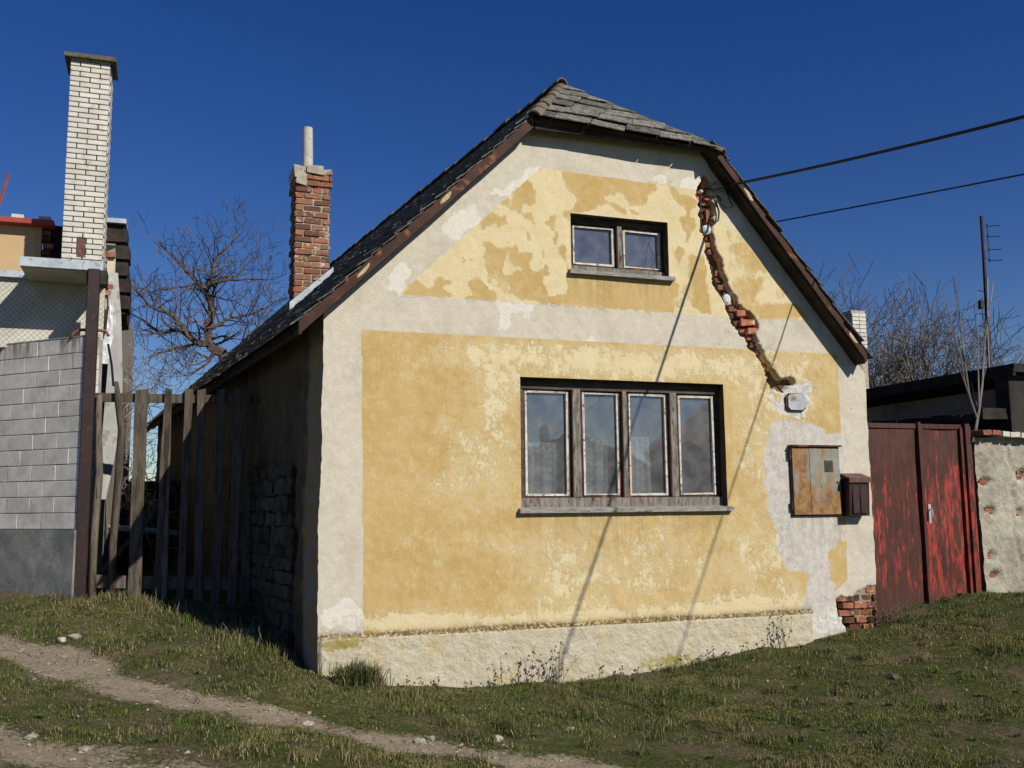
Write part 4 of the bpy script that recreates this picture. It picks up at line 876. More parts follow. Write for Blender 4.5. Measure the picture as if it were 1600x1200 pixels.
# plastic sheeting and foil down the corner
def crumple(pl_l, pl_r, y, nm, mat, lab, cat, amp=.03, n=18, k=8):
    V = np.zeros((n, k, 3))
    for i in range(n):
        t = i/(n-1); a = np.interp(t, [p[0] for p in pl_l], [p[1] for p in pl_l]); b = np.interp(t, [p[0] for p in pl_r], [p[1] for p in pl_r]); 
        for j in range(k): V[i, j] = (a+(b-a)*j/(k-1), y+random.uniform(-amp, amp), 0)
    return V
def sheet(zt, zb, L, R, y, nm, mat, lab, cat, amp, n=20, k=7):
    V = crumple(L, R, y, nm, mat, lab, cat, amp, n, k); V[:, :, 2] = np.linspace(zt, zb, n)[:, None]
    o = grid_obj(nm, V, mat, smooth=False); return prop(o, lab, cat)
sheet(4.45, 1.62, [(0, -2.10), (.4, -2.06), (1, -2.12)], [(0, -1.99), (.2, -1.93), (.5, -1.88), (.8, -1.93), (1, -2.02)], 3.9, 'plastic_sheet', MAT['tin'], 'pale plastic sheet hanging down the neighbour house corner', 'sheet', .008, 24, 5)
MAT['foil'] = simple('crumpled_foil', (.5, .5, .5), (.7, .7, .7), 8, rough=.3, spec=.6, bump=.01, bscale=20)
sheet(4.1, 3.28, [(0, -2.07), (.5, -2.09), (.8, -2.17), (1, -2.17)], [(0, -2.04), (.4, -1.98), (.7, -2.03), (1, -2.06)], 3.82, 'foil_strip', MAT['foil'], 'crumpled silver foil strip hanging beside the brown post', 'foil', .02)
# white brick chimney
wc = thing('white_chimney', 'tall slender white brick chimney with a dark concrete cap', 'chimney', loc=(-2.37, 3.3, 4.38))
o = part(MB().box(-2.585, -2.148, 3.325, 3.74, 4.386, 6.93), 'core', MAT['dark_joint'], wc)
z = 4.388; r_ = 0; rowh = .0648
while z < 6.92:
    x = -2.593; xe = -2.140; first = True
    while x < xe-.02:
        L = (.226 if r_ % 2 else .113) if first else .226
        L = min(L, xe-x); first = False
        if not (x < -2.37 < x+L and 4.46 < z < 4.70):
            b_ = brick(wc, (x+L/2+random.uniform(-.001, .001)+2.37, 3.355-3.3+random.uniform(-.002, .002), z+.029-4.38), (L-.011, .11, rowh-.012), random.choice(wbm))
        else:
            for (u0_, u1_) in ((x, -2.425), (-2.325, x+L)):
                if u1_-u0_ > .02: brick(wc, ((u0_+u1_)/2+2.37, .055, z+.029-4.38), (u1_-u0_-.011, .11, rowh-.012), random.choice(wbm))
        x += L
    for k in range(2): brick(wc, (-2.54+2.37, .18+.08*(r_ % 2)+k*.2, z+.029-4.38), (.11, .19, rowh-.012), random.choice(wbm)); brick(wc, (-2.193+2.37, .18+.08*(r_ % 2)+k*.2, z+.029-4.38), (.11, .19, rowh-.012), random.choice(wbm))
    z += rowh; r_ += 1
part(MB().box(-2.66, -2.075, 3.23, 3.80, 6.935, 6.985, j=.004), 'cap', MAT['mossy'], wc)
part(MB().box(-2.422, -2.328, 3.293, 3.325, 4.475, 4.70), 'soot_door', MAT['lid'], wc)
# block wall with cement base, running back to the left of the post
d_ = Vector((-.722, .692, 0)); nrm = Vector((-.692, -.722, 0)); B0 = Vector((-2.245, 2.945, 0))
bwall = thing('block_wall', 'grey concrete block wall on a rough cement base', 'wall', loc=tuple(B0+Vector((0, 0, .5))))
def wq(s0, s1, n0, n1, z0, z1, name, mat, j=0, parent=None):
    m = MB(); vs = [B0+d_*s+nrm*n+Vector((0, 0, z)) for z in (z0, z1) for n in (n0, n1) for s in (s0, s1)]
    if j: vs = [v+Vector([random.uniform(-j, j) for _ in range(3)]) for v in vs]
    m.add(vs, [(0, 2, 3, 1), (4, 5, 7, 6), (0, 1, 5, 4), (2, 6, 7, 3), (0, 4, 6, 2), (1, 3, 7, 5)]); return part(m, name, mat, bwall)
wq(.01, 3.4, -.25, -.012, 1.25, 3.46, 'backing', MAT['block_joint'])
wq(0, 3.4, -.25, .045, -.2, 1.275, 'cement_base', MAT['cem_grey'], .004)
bme = []
for i in range(3):
    bm = bmesh.new(); bmesh.ops.create_cube(bm, size=1)
    for v in bm.verts: v.co = Vector((v.co.x*.384, v.co.y*.2, v.co.z*.174))
    bmesh.ops.bevel(bm, geom=bm.edges[:], offset=.004, segments=1, affect='EDGES')
    me = bpy.data.meshes.new('block'); bm.to_mesh(me); bm.free(); me.materials.append(MAT['block']); bme.append(me)
for r_ in range(12):
    z = 1.278+r_*.1825; s = -.0 if r_ % 2 else -.195
    first = True
    while s < 3.3:
        L = .39; a0 = max(s, 0)
        o = bpy.data.objects.new('block', bme[r_ % 3]); link(o, bwall)
        c = B0+d_*((a0+s+L)/2)+nrm*(-.1+random.uniform(-.0025, .0025))+Vector((0, 0, z+.09))
        o.location = c-bwall.location; o.rotation_euler = (0, 0, atan2(d_.y, d_.x)); o.scale = ((s+L-a0)/L, 1, 1)
        s += L
part(MB().obox(B0+d_*1.7-nrm*.1+Vector((0, 0, 3.475)), d_*1.7, nrm*.10, Vector((0, 0, .008)), j=.002), 'coping', MAT['block_joint'], bwall)
# brown post, bent pipe
post = thing('steel_post', 'dark brown square steel post carrying the canopy corner', 'post', loc=(-2.195, 3.0, .4))
part(MB().box(-2.262, -2.132, 2.93, 3.06, .3, 4.26), 'shaft', MAT['pipe_brown'], post, bevel=.008)
part(MB().box(-2.28, -2.06, 3.0, 3.25, 4.10, 4.262), 'bracket', MAT['dark_wood'], post)
m = MB(); m.tube([(-2.42, 3.1, 3.46), (-2.40, 3.1, 3.52), (-2.34, 3.1, 3.56), (-2.2, 3.08, 3.57), (-2.05, 3.08, 3.56), (-2.02, 3.08, 3.50)], .018, 8); prop(m.build('bent_pipe', MAT['rust_pipe'], smooth=True), 'thin rust red pipe bent over the block wall top', 'pipe')
m = MB(); m.tube([(-2.04, 3.4, 3.46), (-1.99, 3.4, 3.2), (-1.96, 3.35, 2.95)], .014, 6); prop(m.build('iron_rod', MAT['black']), 'thin black rod slanting down behind the fence top', 'rod')
m = MB(); m.tube([(-3.75, 6, 5.6), (-3.60, 6, 6.28)], .022, 6); prop(m.build('roof_stick', MAT['rust_pipe']), 'short reddish stick rising at the left picture edge', 'rod')

# ================================================================== PICKET FENCE
fn = thing('picket_fence', 'old grey wooden picket fence across the side passage', 'fence', loc=(-1.3, 2.85, .5))
F0 = Vector((-2.12, 2.98, 0)); fd = Vector((.986, -.165, 0)).normalized(); fnm = Vector((-.165, -.986, 0))
def fx(s, n, z): return F0+fd*s+fnm*n+Vector((0, 0, z))
part(MB().beam(fx(-.05, -.04, 2.77), fx(1.80, -.04, 2.76), .045, .10, j=.004), 'rail', MAT['fence'], fn)
part(MB().beam(fx(-.05, -.04, .70), fx(1.8, -.04, .62), .05, .14, j=.004), 'rail', MAT['fence'], fn)
m = MB(); m.tube([fx(.05, .03, .45), fx(.055, .035, 1.2), fx(.075, .02, 1.9), fx(.05, .03, 2.4), fx(.04, .03, 2.79)], [.045, .042, .043, .036, .034], 8); part(m, 'picket', MAT['fence'], fn, smooth=True)
m = MB(); m.tube([fx(.27, .03, .45), fx(.255, .035, 1.1), fx(.285, .02, 1.8), fx(.30, .04, 2.4), fx(.25, .03, 2.72), fx(.22, .03, 2.95)], [.04, .042, .046, .04, .04, .02], 8); part(m, 'picket', MAT['fence'], fn, smooth=True)
for (s, wd, zt, ln) in [(.50, .135, 2.87, 0), (.735, .08, 2.87, .01), (.825, .07, 2.84, -.005), (1.0, .085, 2.87, .004), (1.19, .095, 2.88, -.004), (1.385, .09, 2.88, 0), (1.56, .10, 2.88, .004), (1.71, .09, 2.86, -.006)]:
    m = MB(); N = 6; vs = []; fs = []
    for i in range(N+1):
        z = .42+(zt-.42)*i/N; c = ln*i+random.uniform(-.004, .004); wv = wd/2+random.uniform(-.004, .004)
        zz = z+(random.uniform(-.03, .02) if i == N else 0)
        vs += [fx(s+c-wv, .0, zz), fx(s+c+wv, .0, z), fx(s+c+wv, .028, z+.0), fx(s+c-wv, .028, zz)]
    fs = [(3, 2, 1, 0), (4*N, 4*N+1, 4*N+2, 4*N+3)]
    for i in range(N):
        for k in range(4): fs.append((4*i+k, 4*i+(k+1) % 4, 4*i+4+(k+1) % 4, 4*i+4+k))
    m.add(vs, fs); part(m, 'picket', MAT['fence'], fn)
pb = MB(); pb.tube([fx(.12, -.12, .80), fx(.5, -.16, 1.25), fx(.85, -.2, 1.75)], [.035, .032, .03], 7); prop(pb.build('leaning_branch', MAT['fence'], smooth=True), 'bare round branch leaning diagonally behind the fence', 'branch')
hp = MB(); hp.tube([(-2.0, 4.3, 1.28), (-1.1, 4.25, 1.18)], .035, 8); prop(hp.build('water_pipe', MAT['steel'], smooth=True), 'grey horizontal pipe behind the fence pickets', 'pipe')
m = MB(); m.box(-3.2, -1.2, 9.0, 9.3, .2, 2.0, j=.03); prop(m.build('dark_lean_to', MAT['shed_dark']), 'low dark shed at the end of the side passage', 'shed')

# ================================================================== GATE
gt = thing('red_gate', 'peeling red metal double gate beside the cottage', 'gate', loc=(6.95, .15, .3))
def leaf(x0, x1, lab):
    n = 14; xs_ = np.linspace(x0, x1, n); zz = np.linspace(.12, 2.375, 30); CX, CZ = np.meshgrid(xs_, zz); CY = .165+(fbm(CX*3, CZ*2, 3, 8)-.5)*.03
    o = grid_obj('leaf', np.stack([CX, CY, CZ], -1), MAT['gate'], gt); o.matrix_parent_inverse = Matrix.Translation(-gt.location); o['label'] = lab
    part(MB().box(x0, x1, .145, .185, 2.345, 2.40, j=.002), 'frame_bar', MAT['gate'], gt)
leaf(6.19, 6.975, 'darker left leaf of the gate'); leaf(7.03, 7.63, 'brighter red right leaf of the gate')
part(MB().box(6.972, 7.008, .12, .17, .12, 2.42, j=.002), 'stile', MAT['gate'], gt); part(MB().box(7.011, 7.043, .135, .18, .12, 2.39, j=.002), 'stile', MAT['gate'], gt)
part(MB().box(7.60, 7.635, .13, .18, .12, 2.37, j=.002), 'stile', MAT['gate'], gt); part(MB().box(7.655, 7.72, .10, .19, .1, 2.41, j=.002), 'post', MAT['gate'], gt); part(MB().box(7.725, 7.76, .13, .2, .1, 2.38, j=.002), 'post', MAT['gate'], gt)
hd = part(MB().box(7.048, 7.085, .122, .135, 1.24, 1.46), 'handle_plate', MAT['steel'], gt); 
hh_ = MB().tube([(7.066, .122, 1.40), (7.066, .085, 1.40), (7.066, .08, 1.31)], .009, 6).build('handle', MAT['steel'], hd)

# ================================================================== RUBBLE WALL at the right
rw = thing('plaster_wall', 'crumbling plastered brick wall right of the gate', 'wall', loc=(8.5, .3, .3))
n1 = np.arange(7.80, 12.6, .03); n2 = np.linspace(-.1, 1, 80); CX, CT = np.meshgrid(n1, n2)
top = 2.27-.03*(CX-7.8)+.02*np.sin(CX*7); CZ = CT*top
hole = np.zeros(CX.shape)
HL = [(7.92, 1.72, .11, .04), (7.97, 1.38, .09, .045), (8.50, 1.80, .09, .08), (8.42, 1.36, .05, .05), (7.93, .85, .06, .05), (7.96, .62, .09, .05), (8.6, .9, .10, .045), (8.9, 1.5, .2, .1), (9.5, .8, .25, .15), (10.2, 1.6, .2, .15)]
for (hx, hz, rx, rz) in HL:
    q = ((CX-hx)/rx)**2+((CZ-hz)/rz)**2+(fbm(CX*9, CZ*9, 3, 77)-.5)*2.2; hole = np.maximum(hole, np.clip((1.1-q)*2, 0, 1))
crk = np.exp(-(segdist(CX+(fbm(CX*4, CZ*4, 4, 71)-.5)*.25, CZ+(fbm(CX*4, CZ*4, 4, 72)-.5)*.25, [(8.25, 2.2), (8.38, 1.8), (8.30, 1.2), (8.38, .7), (8.2, .3)])/.018)**2)
CY = .12+(fbm(CX*1.5, CZ*1.5, 4, 61)-.5)*.10+(fbm(CX*10, CZ*10, 4, 62)-.5)*.035+hole*.065+crk*.03
o = grid_obj('plaster_face', np.stack([CX, CY, CZ], -1), MAT['rubble'], rw); o.matrix_parent_inverse = Matrix.Translation(-rw.location)
part(MB().box(7.80, 12.6, .22, .55, -.2, 2.05), 'core', MAT['mortar'], rw)
for (hx, hz, rx, rz) in HL:
    zz = hz-rz*.8
    while zz < hz+rz*.8:
        L = min(.16, rx*1.5); b_ = brick(rw, (hx+random.uniform(-.03, .03)-8.5, .198-.3+random.uniform(-.012, .012), zz+.03-.3), (L, .09, .06)); zz += .08
x = 7.80; i = 0
while x < 12.5:
    L = random.uniform(.11, .16); zt = 2.27-.03*(x-7.8)
    b_ = brick(rw, (x+L/2-8.5, .14-.3+random.uniform(-.02, .02), zt+.03-.3+random.uniform(-.008, .008)), (L, .30, .062), wbm[0] if (8.15 < x < 8.7 or i % 3 == 2) else random.choice(bx_protos), (random.uniform(-.05, .05), random.uniform(-.06, .06), 0)); x += L+.012; i += 1

# ================================================================== OUTBUILDING behind the wall
ob = thing('outbuilding', 'low dark outbuilding behind the gate with overhanging eave', 'shed', loc=(9.1, 3, .4))
part(MB().box(9.1, 15, .8, 8, -.2, 2.98), 'wall', MAT['shed_wall'], ob)
m = MB(); m.add([(8.86, .45, 3.13), (8.86, 8, 3.13), (12, 8, 3.2), (12, .45, 3.2), (8.86, .45, 3.24), (8.86, 8, 3.24), (12, 8, 3.3), (12, .45, 3.3)], [(0, 1, 2, 3), (4, 7, 6, 5), (0, 4, 5, 1), (1, 5, 6, 2), (2, 6, 7, 3), (3, 7, 4, 0)])
part(m, 'roof', MAT['shed_dark'], ob)
part(MB().box(8.84, 8.88, .45, 8, 3.08, 3.17, j=.01), 'gutter', MAT['shed_dark'], ob)
part(MB().box(8.9, 15, .60, .79, 1.6, 3.10, j=.02), 'front_boarding', MAT['shed_dark'], ob)
part(MB().box(9.04, 9.099, .8, 8, 2.40, 2.62), 'beam', MAT['shed_dark'], ob)
part(MB().box(9.05, 9.099, 2.6, 3.3, 1.2, 2.3), 'dark_opening', MAT['dark_wood'], ob)
lt = MB()
for i in range(16):
    y = .62+i*.17; lt.box(8.45, 9.08, y, y+.165, 2.52+random.uniform(-.03, .03), 2.62+random.uniform(-.02, .05), j=.025)
part(lt, 'lean_to_roof', MAT['shed_dark'], ob)
oc_ = part(MB().box(10.80, 11.12, 5.9, 6.3, 3.3, 5.12), 'chimney', MAT['mortar'], ob); oc_['label'] = 'small pale brick chimney behind the right roof edge'
z = 4.4
r_ = 0
while z < 5.06:
    for k in range(2):
        b_ = brick(oc_, (10.88+k*.16, 5.90, z+.03), (.15, .05, .062), wbm[k]); b_.matrix_parent_inverse = Matrix.Translation((0, 0, 0))
    z += .075; r_ += 1

# ================================================================== MAST with aerials
ms = thing('antenna_mast', 'tall thin antenna mast with small aerial rods', 'antenna', loc=(11.1, 3, 3.2))
part(MB().tube([(11.08, 3, 2.6), (11.081, 3, 3.2), (11.085, 3, 3.774), (11.119, 3, 4.72), (11.134, 3, 5.468), (11.141, 3, 6.14)], [.035, .035, .032, .030, .026, .024], 8), 'pole', MAT['rust_board'], ms)
part(MB().tube([(11.03, 2.97, 3.0), (11.06, 2.96, 4.2), (11.15, 2.97, 5.1)], .010, 5), 'lead', MAT['tin'], ms)
for i, z in enumerate((5.98, 5.80, 5.58, 5.40)): part(MB().tube([(11.25, 3, z), (11.42, 2.9, z)], .008, 5).tube([(11.25, 3, z-.02), (11.25, 3, z+.03)], .012, 5), 'aerial_rod', MAT['dark_wood'], ms)
part(MB().tube([(11.13, 3, 5.92), (11.25, 3, 5.95), (11.25, 3, 5.40), (11.13, 3, 5.46)], .006, 5), 'aerial_bar', MAT['dark_wood'], ms)
for i, z in enumerate((4.88, 4.70, 4.50, 4.30)): part(MB().tube([(10.95, 3, z), (11.1, 3.02, z)], .009, 5), 'aerial_rod', MAT['dark_wood'], ms)
part(MB().box(10.97, 11.03, 2.97, 3.03, 4.58, 4.72), 'amplifier_box', MAT['dark_wood'], ms)

# ================================================================== TREES
def grow(m, p, d, r, L, depth, seg=5, n=4, gnarl=.35, up=.08, spread=.7, kids=(2, 3), minr=.004, fine=3):
    pts = [Vector(p)]; rad = [r]; d = Vector(d).normalized(); sp_ = []
    for i in range(seg):
        d = (d+Vector([random.gauss(0, gnarl/2.2) for _ in range(3)])+Vector((0, 0, up))).normalized()
        pts.append(pts[-1]+d*L/seg); rad.append(max(r*(1-.55*(i+1)/seg), minr)); sp_.append((pts[-1].copy(), d.copy(), rad[-1]))
    m.tube(pts, rad, n if r > .02 else 3, caps=False)
    if depth > 0:
        for (q, dd, rr) in sp_[1:]:
            for _ in range(random.randint(*kids) if depth > 1 else random.randint(1, fine)):
                if random.random() < .25: continue
                s = dd.orthogonal().normalized(); s.rotate(Matrix.Rotation(random.uniform(0, 2*pi), 3, dd))
                grow(m, q, dd*(1-spread*.5)+s*spread, rr*.66, L*random.uniform(.45, .78), depth-1, max(3, seg-1), max(3, n-1), gnarl, up, spread, kids, minr, fine)
def bare_tree(base, height, r, lab, seed, mat, forks=3, lean=(0, 0, 1), depth=3, spread=.7, gnarl=.3, group='bare trees behind the outbuilding', up=.12):
    random.seed(seed); t = thing('bare_tree', lab, 'tree', group, loc=base)
    m = MB(); q = Vector(base); d = Vector(lean).normalized(); pts = [q-Vector((0, 0, .3))]; th_ = height*.30
    for i in range(4): q = q+(d+Vector([random.gauss(0, .06) for _ in range(3)]))*th_/4; pts.append(q.copy())
    m.tube(pts, [r*1.15, r, r*.9, r*.85, r*.78], 8, caps=False); part(m, 'trunk', mat, t, smooth=True)
    m = MB()
    for k in range(forks):
        a = 2*pi*k/forks+random.uniform(-.4, .4); grow(m, pts[-1], (cos(a)*.6, sin(a)*.6, 1), r*.62, height*.42, depth, 6, 5, gnarl, up, spread, (1, 3), .010, 2)
    part(m, 'crown', mat, t); return t
MAT['bark_far'] = simple('grey_bark', (.10, .085, .075), (.20, .17, .15), 2, bump=0)
bare_tree((21.6, 18, .3), 7.7, .16, 'bare tree with pale forked trunk nearest the cottage roof', 41, MAT['bark_far'], 4)
bare_tree((23.6, 18.5, .3), 8.2, .18, 'bare spreading tree in the middle behind the outbuilding', 52, MAT['bark_far'], 4, spread=.8)
bare_tree((26.3, 18, .3), 7.5, .16, 'bare tree behind the antenna mast', 63, MAT['bark_far'], 3, lean=(.05, 0, 1), spread=.8)
bare_tree((20.6, 21, .3), 8.6, .12, 'thin reddish bare tree peeping past the right roof edge', 77, MAT['bark'], 3)
bare_tree((28.8, 20, .3), 7.6, .14, 'low bare tree at the right picture edge', 85, MAT['bark_far'], 3, spread=.9)
# old fruit tree between the houses, limbs followed one by one
random.seed(5)
ft = thing('fruit_tree', 'old gnarled bare fruit tree rising between the two houses', 'tree', loc=(.3, 16, .5))
m = MB(); b0 = Vector((LIMBS[0][0][0], 16, LIMBS[0][0][1])); part(m.tube([(b0.x+1.0, 16.1, .2), (b0.x+.8, 16.05, 2.2), (b0.x+.35, 16, 4.2), b0], [.26, .22, .19, .16], 9), 'trunk', MAT['bark'], ft, smooth=True)
m = MB(); R0 = [.13, .065, .10, .07, .065, .05, .05, .045, .045, .045, .04, .055, .04]
for L, r in zip(LIMBS, R0):
    pts = [Vector((x, 16, z)) for x, z in L]; ph = random.uniform(-.45, .45)
    fine = []
    for i, p in enumerate(pts): fine.append(p+Vector((0, ph*i*.5, 0)))
    dense = []
    for a, b in zip(fine[:-1], fine[1:]):
        for k in range(3): dense.append(a.lerp(b, k/3)+Vector([random.gauss(0, .018) for _ in range(3)]))
    dense.append(fine[-1]); n = len(dense); rad = [max(r*(1-.85*i/n), .012) for i in range(n)]
    m.tube(dense, rad, 5, caps=False)
    for i in range(3, n):
        for _ in range(1 if i % 3 else 2):
            dd = (dense[i]-dense[i-1]).normalized(); s = Vector([random.gauss(0, 1) for _ in range(3)]).normalized()
            grow(m, dense[i], dd*.5+s*.8, max(rad[i]*.45, .009), random.uniform(.45, .85), 2, 4, 3, .35, .12, .75, (1, 2), .006, 2)
part(m, 'crown', MAT['bark'], ft)
# sapling on the wall
sp_t = thing('sapling', 'thin leafless sapling growing at the end of the plaster wall', 'sapling', loc=(8.15, .4, 2.2))
m = MB(); random.seed(8)
m.tube([(8.05, .5, 1.9)]+[SAPL[0][0]], .02, 5)
for L, r in zip(SAPL, (.017, .013, .010, .009)):
    m.tube(L, [r*(1-.7*i/len(L)) for i in range(len(L))], 5, caps=False)
    for i in range(1, len(L)-1): grow(m, L[i], (random.uniform(-.4, .4), random.uniform(-.3, .3), 1), .005, random.uniform(.3, .8), 0, 5, 3, .12, .1)
part(m, 'stems', MAT['bark_pale'], sp_t)
# climber at the neighbour corner
random.seed(12); cl = thing('bramble', 'tangled leafless bramble behind the neighbour corner', 'shrub', loc=(-1.8, 7.5, .5))
m = MB()
for i in range(26):
    grow(m, (-2.1+random.uniform(-.3, .5), 7.5+random.uniform(-.5, .5), random.uniform(.6, 3.2)), (random.uniform(-.5, .7), random.uniform(-.4, .4), 1), .012, random.uniform(.6, 1.1), 2, 5, 3, .5, .0, .9, (1, 2), .005, 2)
part(m, 'stems', simple('bramble_stem', (.16, .12, .11), (.36, .33, .30), 12, bump=0), cl)

# unseen houses added across the lane so the panes have something to mirror
def opp(x, y, w_, d__, h, r, lab, rz=0):
    t = thing('added_lane_house', lab, 'house', loc=(x, y, 0)); t.rotation_euler = (0, 0, rz)
    MB().box(-w_/2, w_/2, -d__/2, d__/2, -.6, h).build('wall', MAT['cream_render'], t)
    MB().prism([(-w_/2-.3, -d__/2-.3, h-.05), (w_/2+.3, -d__/2-.3, h-.05), (0, -d__/2-.3, h+r)], (0, 1, 0), d__+.6).build('roof', MAT['tile_edge'], t)
    MB().box(-.9, -.4, -.3, .3, h+r*.3, h+r+.7).build('chimney', MAT['mortar'], t)
opp(15.2, -31, 10, 9, 2.4, 2.0, 'low unseen house added across the lane to mirror faintly in the wide window', .3)
opp(25, -30, 8, 9, 4.2, 3.2, 'taller unseen house added across the lane to mirror in the rightmost pane', .2)
opp(-2, -34, 9, 8, 2.6, 2.0, 'wide low unseen house added behind the lane opposite the cottage')

# ================================================================== GROUND COVER
def grass_blades(x, y, hgt, wid, lean, col, name, z=None, flat=1.):
    n = len(x); z = ground_z(x, y) if z is None else z
    an = rng.uniform(0, 2*pi, n); la = rng.uniform(0, 2*pi, n); le = (rng.uniform(0, 1, n)**.8*lean) if flat == 1 else rng.uniform(.8, 1.1, n)
    dx, dy = np.cos(an)*wid/2, np.sin(an)*wid/2
    lx, ly = np.cos(la)*le*hgt, np.sin(la)*le*hgt
    V = np.zeros((n, 5, 3))
    V[:, 0] = np.stack([x-dx, y-dy, z-.008], -1); V[:, 1] = np.stack([x+dx, y+dy, z-.008], -1)
    mh = hgt*.6; V[:, 2] = np.stack([x+dx*.8+lx*.35, y+dy*.8+ly*.35, z+mh*flat], -1); V[:, 3] = np.stack([x-dx*.8+lx*.35, y-dy*.8+ly*.35, z+mh*flat], -1)
    V[:, 4] = np.stack([x+lx, y+ly, z+flat*hgt*np.sqrt(np.clip(1-le**2*.8, .1, 1))], -1)
    me = bpy.data.meshes.new(name); me.vertices.add(n*5); me.vertices.foreach_set('co', V.astype(np.float32).ravel())
    b = np.arange(n)[:, None]*5; li = np.concatenate([b+np.array([[0, 1, 2, 3]]), b+np.array([[3, 2, 4]])], 1).astype(np.int32).ravel()
    me.loops.add(n*7); me.loops.foreach_set('vertex_index', li)
    ls = (np.arange(n)[:, None]*7+np.array([[0, 4]])).astype(np.int32).ravel(); me.polygons.add(n*2); me.polygons.foreach_set('loop_start', ls)
    try: me.polygons.foreach_set('loop_total', np.tile([4, 3], n).astype(np.int32))
    except Exception: pass
    me.update(calc_edges=True)
    at = me.attributes.new('tint', 'FLOAT_COLOR', 'POINT'); c = np.repeat(np.concatenate([col, np.ones((n, 1))], 1), 5, 0); at.data.foreach_set('color', c.astype(np.float32).ravel())
    me.materials.append(MAT['blade']); o = bpy.data.objects.new(name, me); link(o); return o
k = NM('grass_blade', .7, .25); k.base(k.attr('tint', 'Color'))
tl = k.n('ShaderNodeBsdfTranslucent'); k.set(tl.inputs[0], k.attr('tint', 'Color')); mx = k.n('ShaderNodeMixShader'); mx.inputs[0].default_value = .3
k.t.links.new(k.b.outputs[0], mx.inputs[1]); k.t.links.new(tl.outputs[0], mx.inputs[2]); k.t.links.new(mx.outputs[0], k.out.inputs[0]); MAT['blade'] = k.m
def in_house(x, y): return (x > -.126*y-.02) & (x < W-.126*y+.05) & (y > -.05) & (y < 12)
def scatter(n, x0, x1, y0, y1):
    x = rng.uniform(x0, x1, n); y = rng.uniform(y0, y1, n); k = ~in_house(x, y); k &= ~((x < -2.2) & (y > 3.05-.95*(x+2.2))) & ~((x > 7.8) & (y > .1))
    return x[k], y[k]
def tints(x, y, dry):
    n = len(x); g = fbm(x*1.7, y*1.7, 4, 91); g2 = fbm(x*7, y*7, 3, 92); u = rng.uniform(0, 1, n)
    green = np.array([.105, .150, .030]); dk = np.array([.040, .060, .014]); olive = np.array([.20, .20, .055]); straw = np.array([.46, .38, .22]); brown = np.array([.17, .125, .07])
    a = np.clip((g-.38)/.3, 0, 1)[:, None]; c = green*(1-a)+olive*a; c = c*(.65+.7*rng.uniform(0, 1, (n, 1)))
    b = (g2 < .42)[:, None]; c = np.where(b & (u < .5)[:, None], dk, c)
    c = np.where((u > 1-dry*(.5+1.4*np.clip(g-.35, 0, 1)))[:, None], straw*rng.uniform(.45, 1.05, (n, 1)), c); c = np.where(((u > .45) & (u < .45+dry*.6))[:, None], brown*rng.uniform(.6, 1.3, (n, 1)), c)
    return c
x = []; y = []
for (n, x0, x1, y0, y1) in ((330000, -3.6, 3.5, -4.0, 3.2), (230000, 2.5, 9.5, -4.0, .3), (40000, -8, 12, -7.5, 3.5)):
    a, b = scatter(n, x0, x1, y0, y1); x.append(a); y.append(b)
x = np.concatenate(x); y = np.concatenate(y)
pm = pathmask(x, y); dens = fbm(x*2.2, y*2.2, 4, 55); keep_ = (rng.uniform(0, 1, len(x)) > pm*1.15) & (rng.uniform(0, 1, len(x)) < np.clip((dens-.34)*5, .06, 1))
x, y = x[keep_], y[keep_]; pm = pm[keep_]; dn = fbm(x*2.2, y*2.2, 4, 55); cl_ = fbm(x*5, y*5, 3, 66)
h = (.012+.033*np.clip((cl_-.3)*1.9, 0, 1)*np.clip((dn-.25)*3, .2, 1))*rng.uniform(.5, 1.35, len(x))*(1-.6*pm)
h *= 1+.9*((x > .5) & (y > -.35) & (y < .05))
prop(grass_blades(x, y, h, .0045*rng.uniform(.6, 1.3, len(x)), 1.0, tints(x, y, .20), 'grass'), 'short patchy grass with dry blades round the cottage', 'grass', kind='stuff')
# tufts: thicker clumps scattered over the slope
tx, ty = [], []
cs = []
for i in range(330):
    cx_, cy_ = rng.uniform(-4, 9), rng.uniform(-3.6, 2.9)
    if in_house(cx_, cy_) or (cx_ < -2.2 and cy_ > 3-.95*(cx_+2.2)) or (cx_ > 7.7 and cy_ > 0): continue
    if pathmask(np.array([cx_]), np.array([cy_]))[0] > .1: continue
    cs.append((cx_, cy_, rng.uniform(.03, .09), rng.uniform(.05, .10)))
for cx_, cy_ in ((-1.45, 2.4), (-1.2, 2.2), (-1.0, 1.9), (-.8, 1.7), (-.65, 1.4), (-.5, 1.2), (-.4, .9), (-1.7, 2.7), (-1.9, 2.75), (-.25, .5), (-.75, 1.2), (-.9, 1.55)): cs.append((cx_-.03, cy_, .12, .13))
X1, Y1, H1_ = [], [], []
for (cx_, cy_, r, hh) in cs:
    n = int(60+r*1500); X1.append(cx_+rng.normal(0, r, n)); Y1.append(cy_+rng.normal(0, r, n)); H1_.append(hh*rng.uniform(.35, 1.1, n))
X1, Y1, H1_ = map(np.concatenate, (X1, Y1, H1_))
kk = ~in_house(X1, Y1); X1, Y1, H1_ = X1[kk], Y1[kk], H1_[kk]
prop(grass_blades(X1, Y1, H1_, .006*rng.uniform(.6, 1.2, len(X1)), .95, tints(X1, Y1, .28), 'grass_clumps'), 'longer tufts of green and straw grass on the slope', 'grass', kind='stuff')
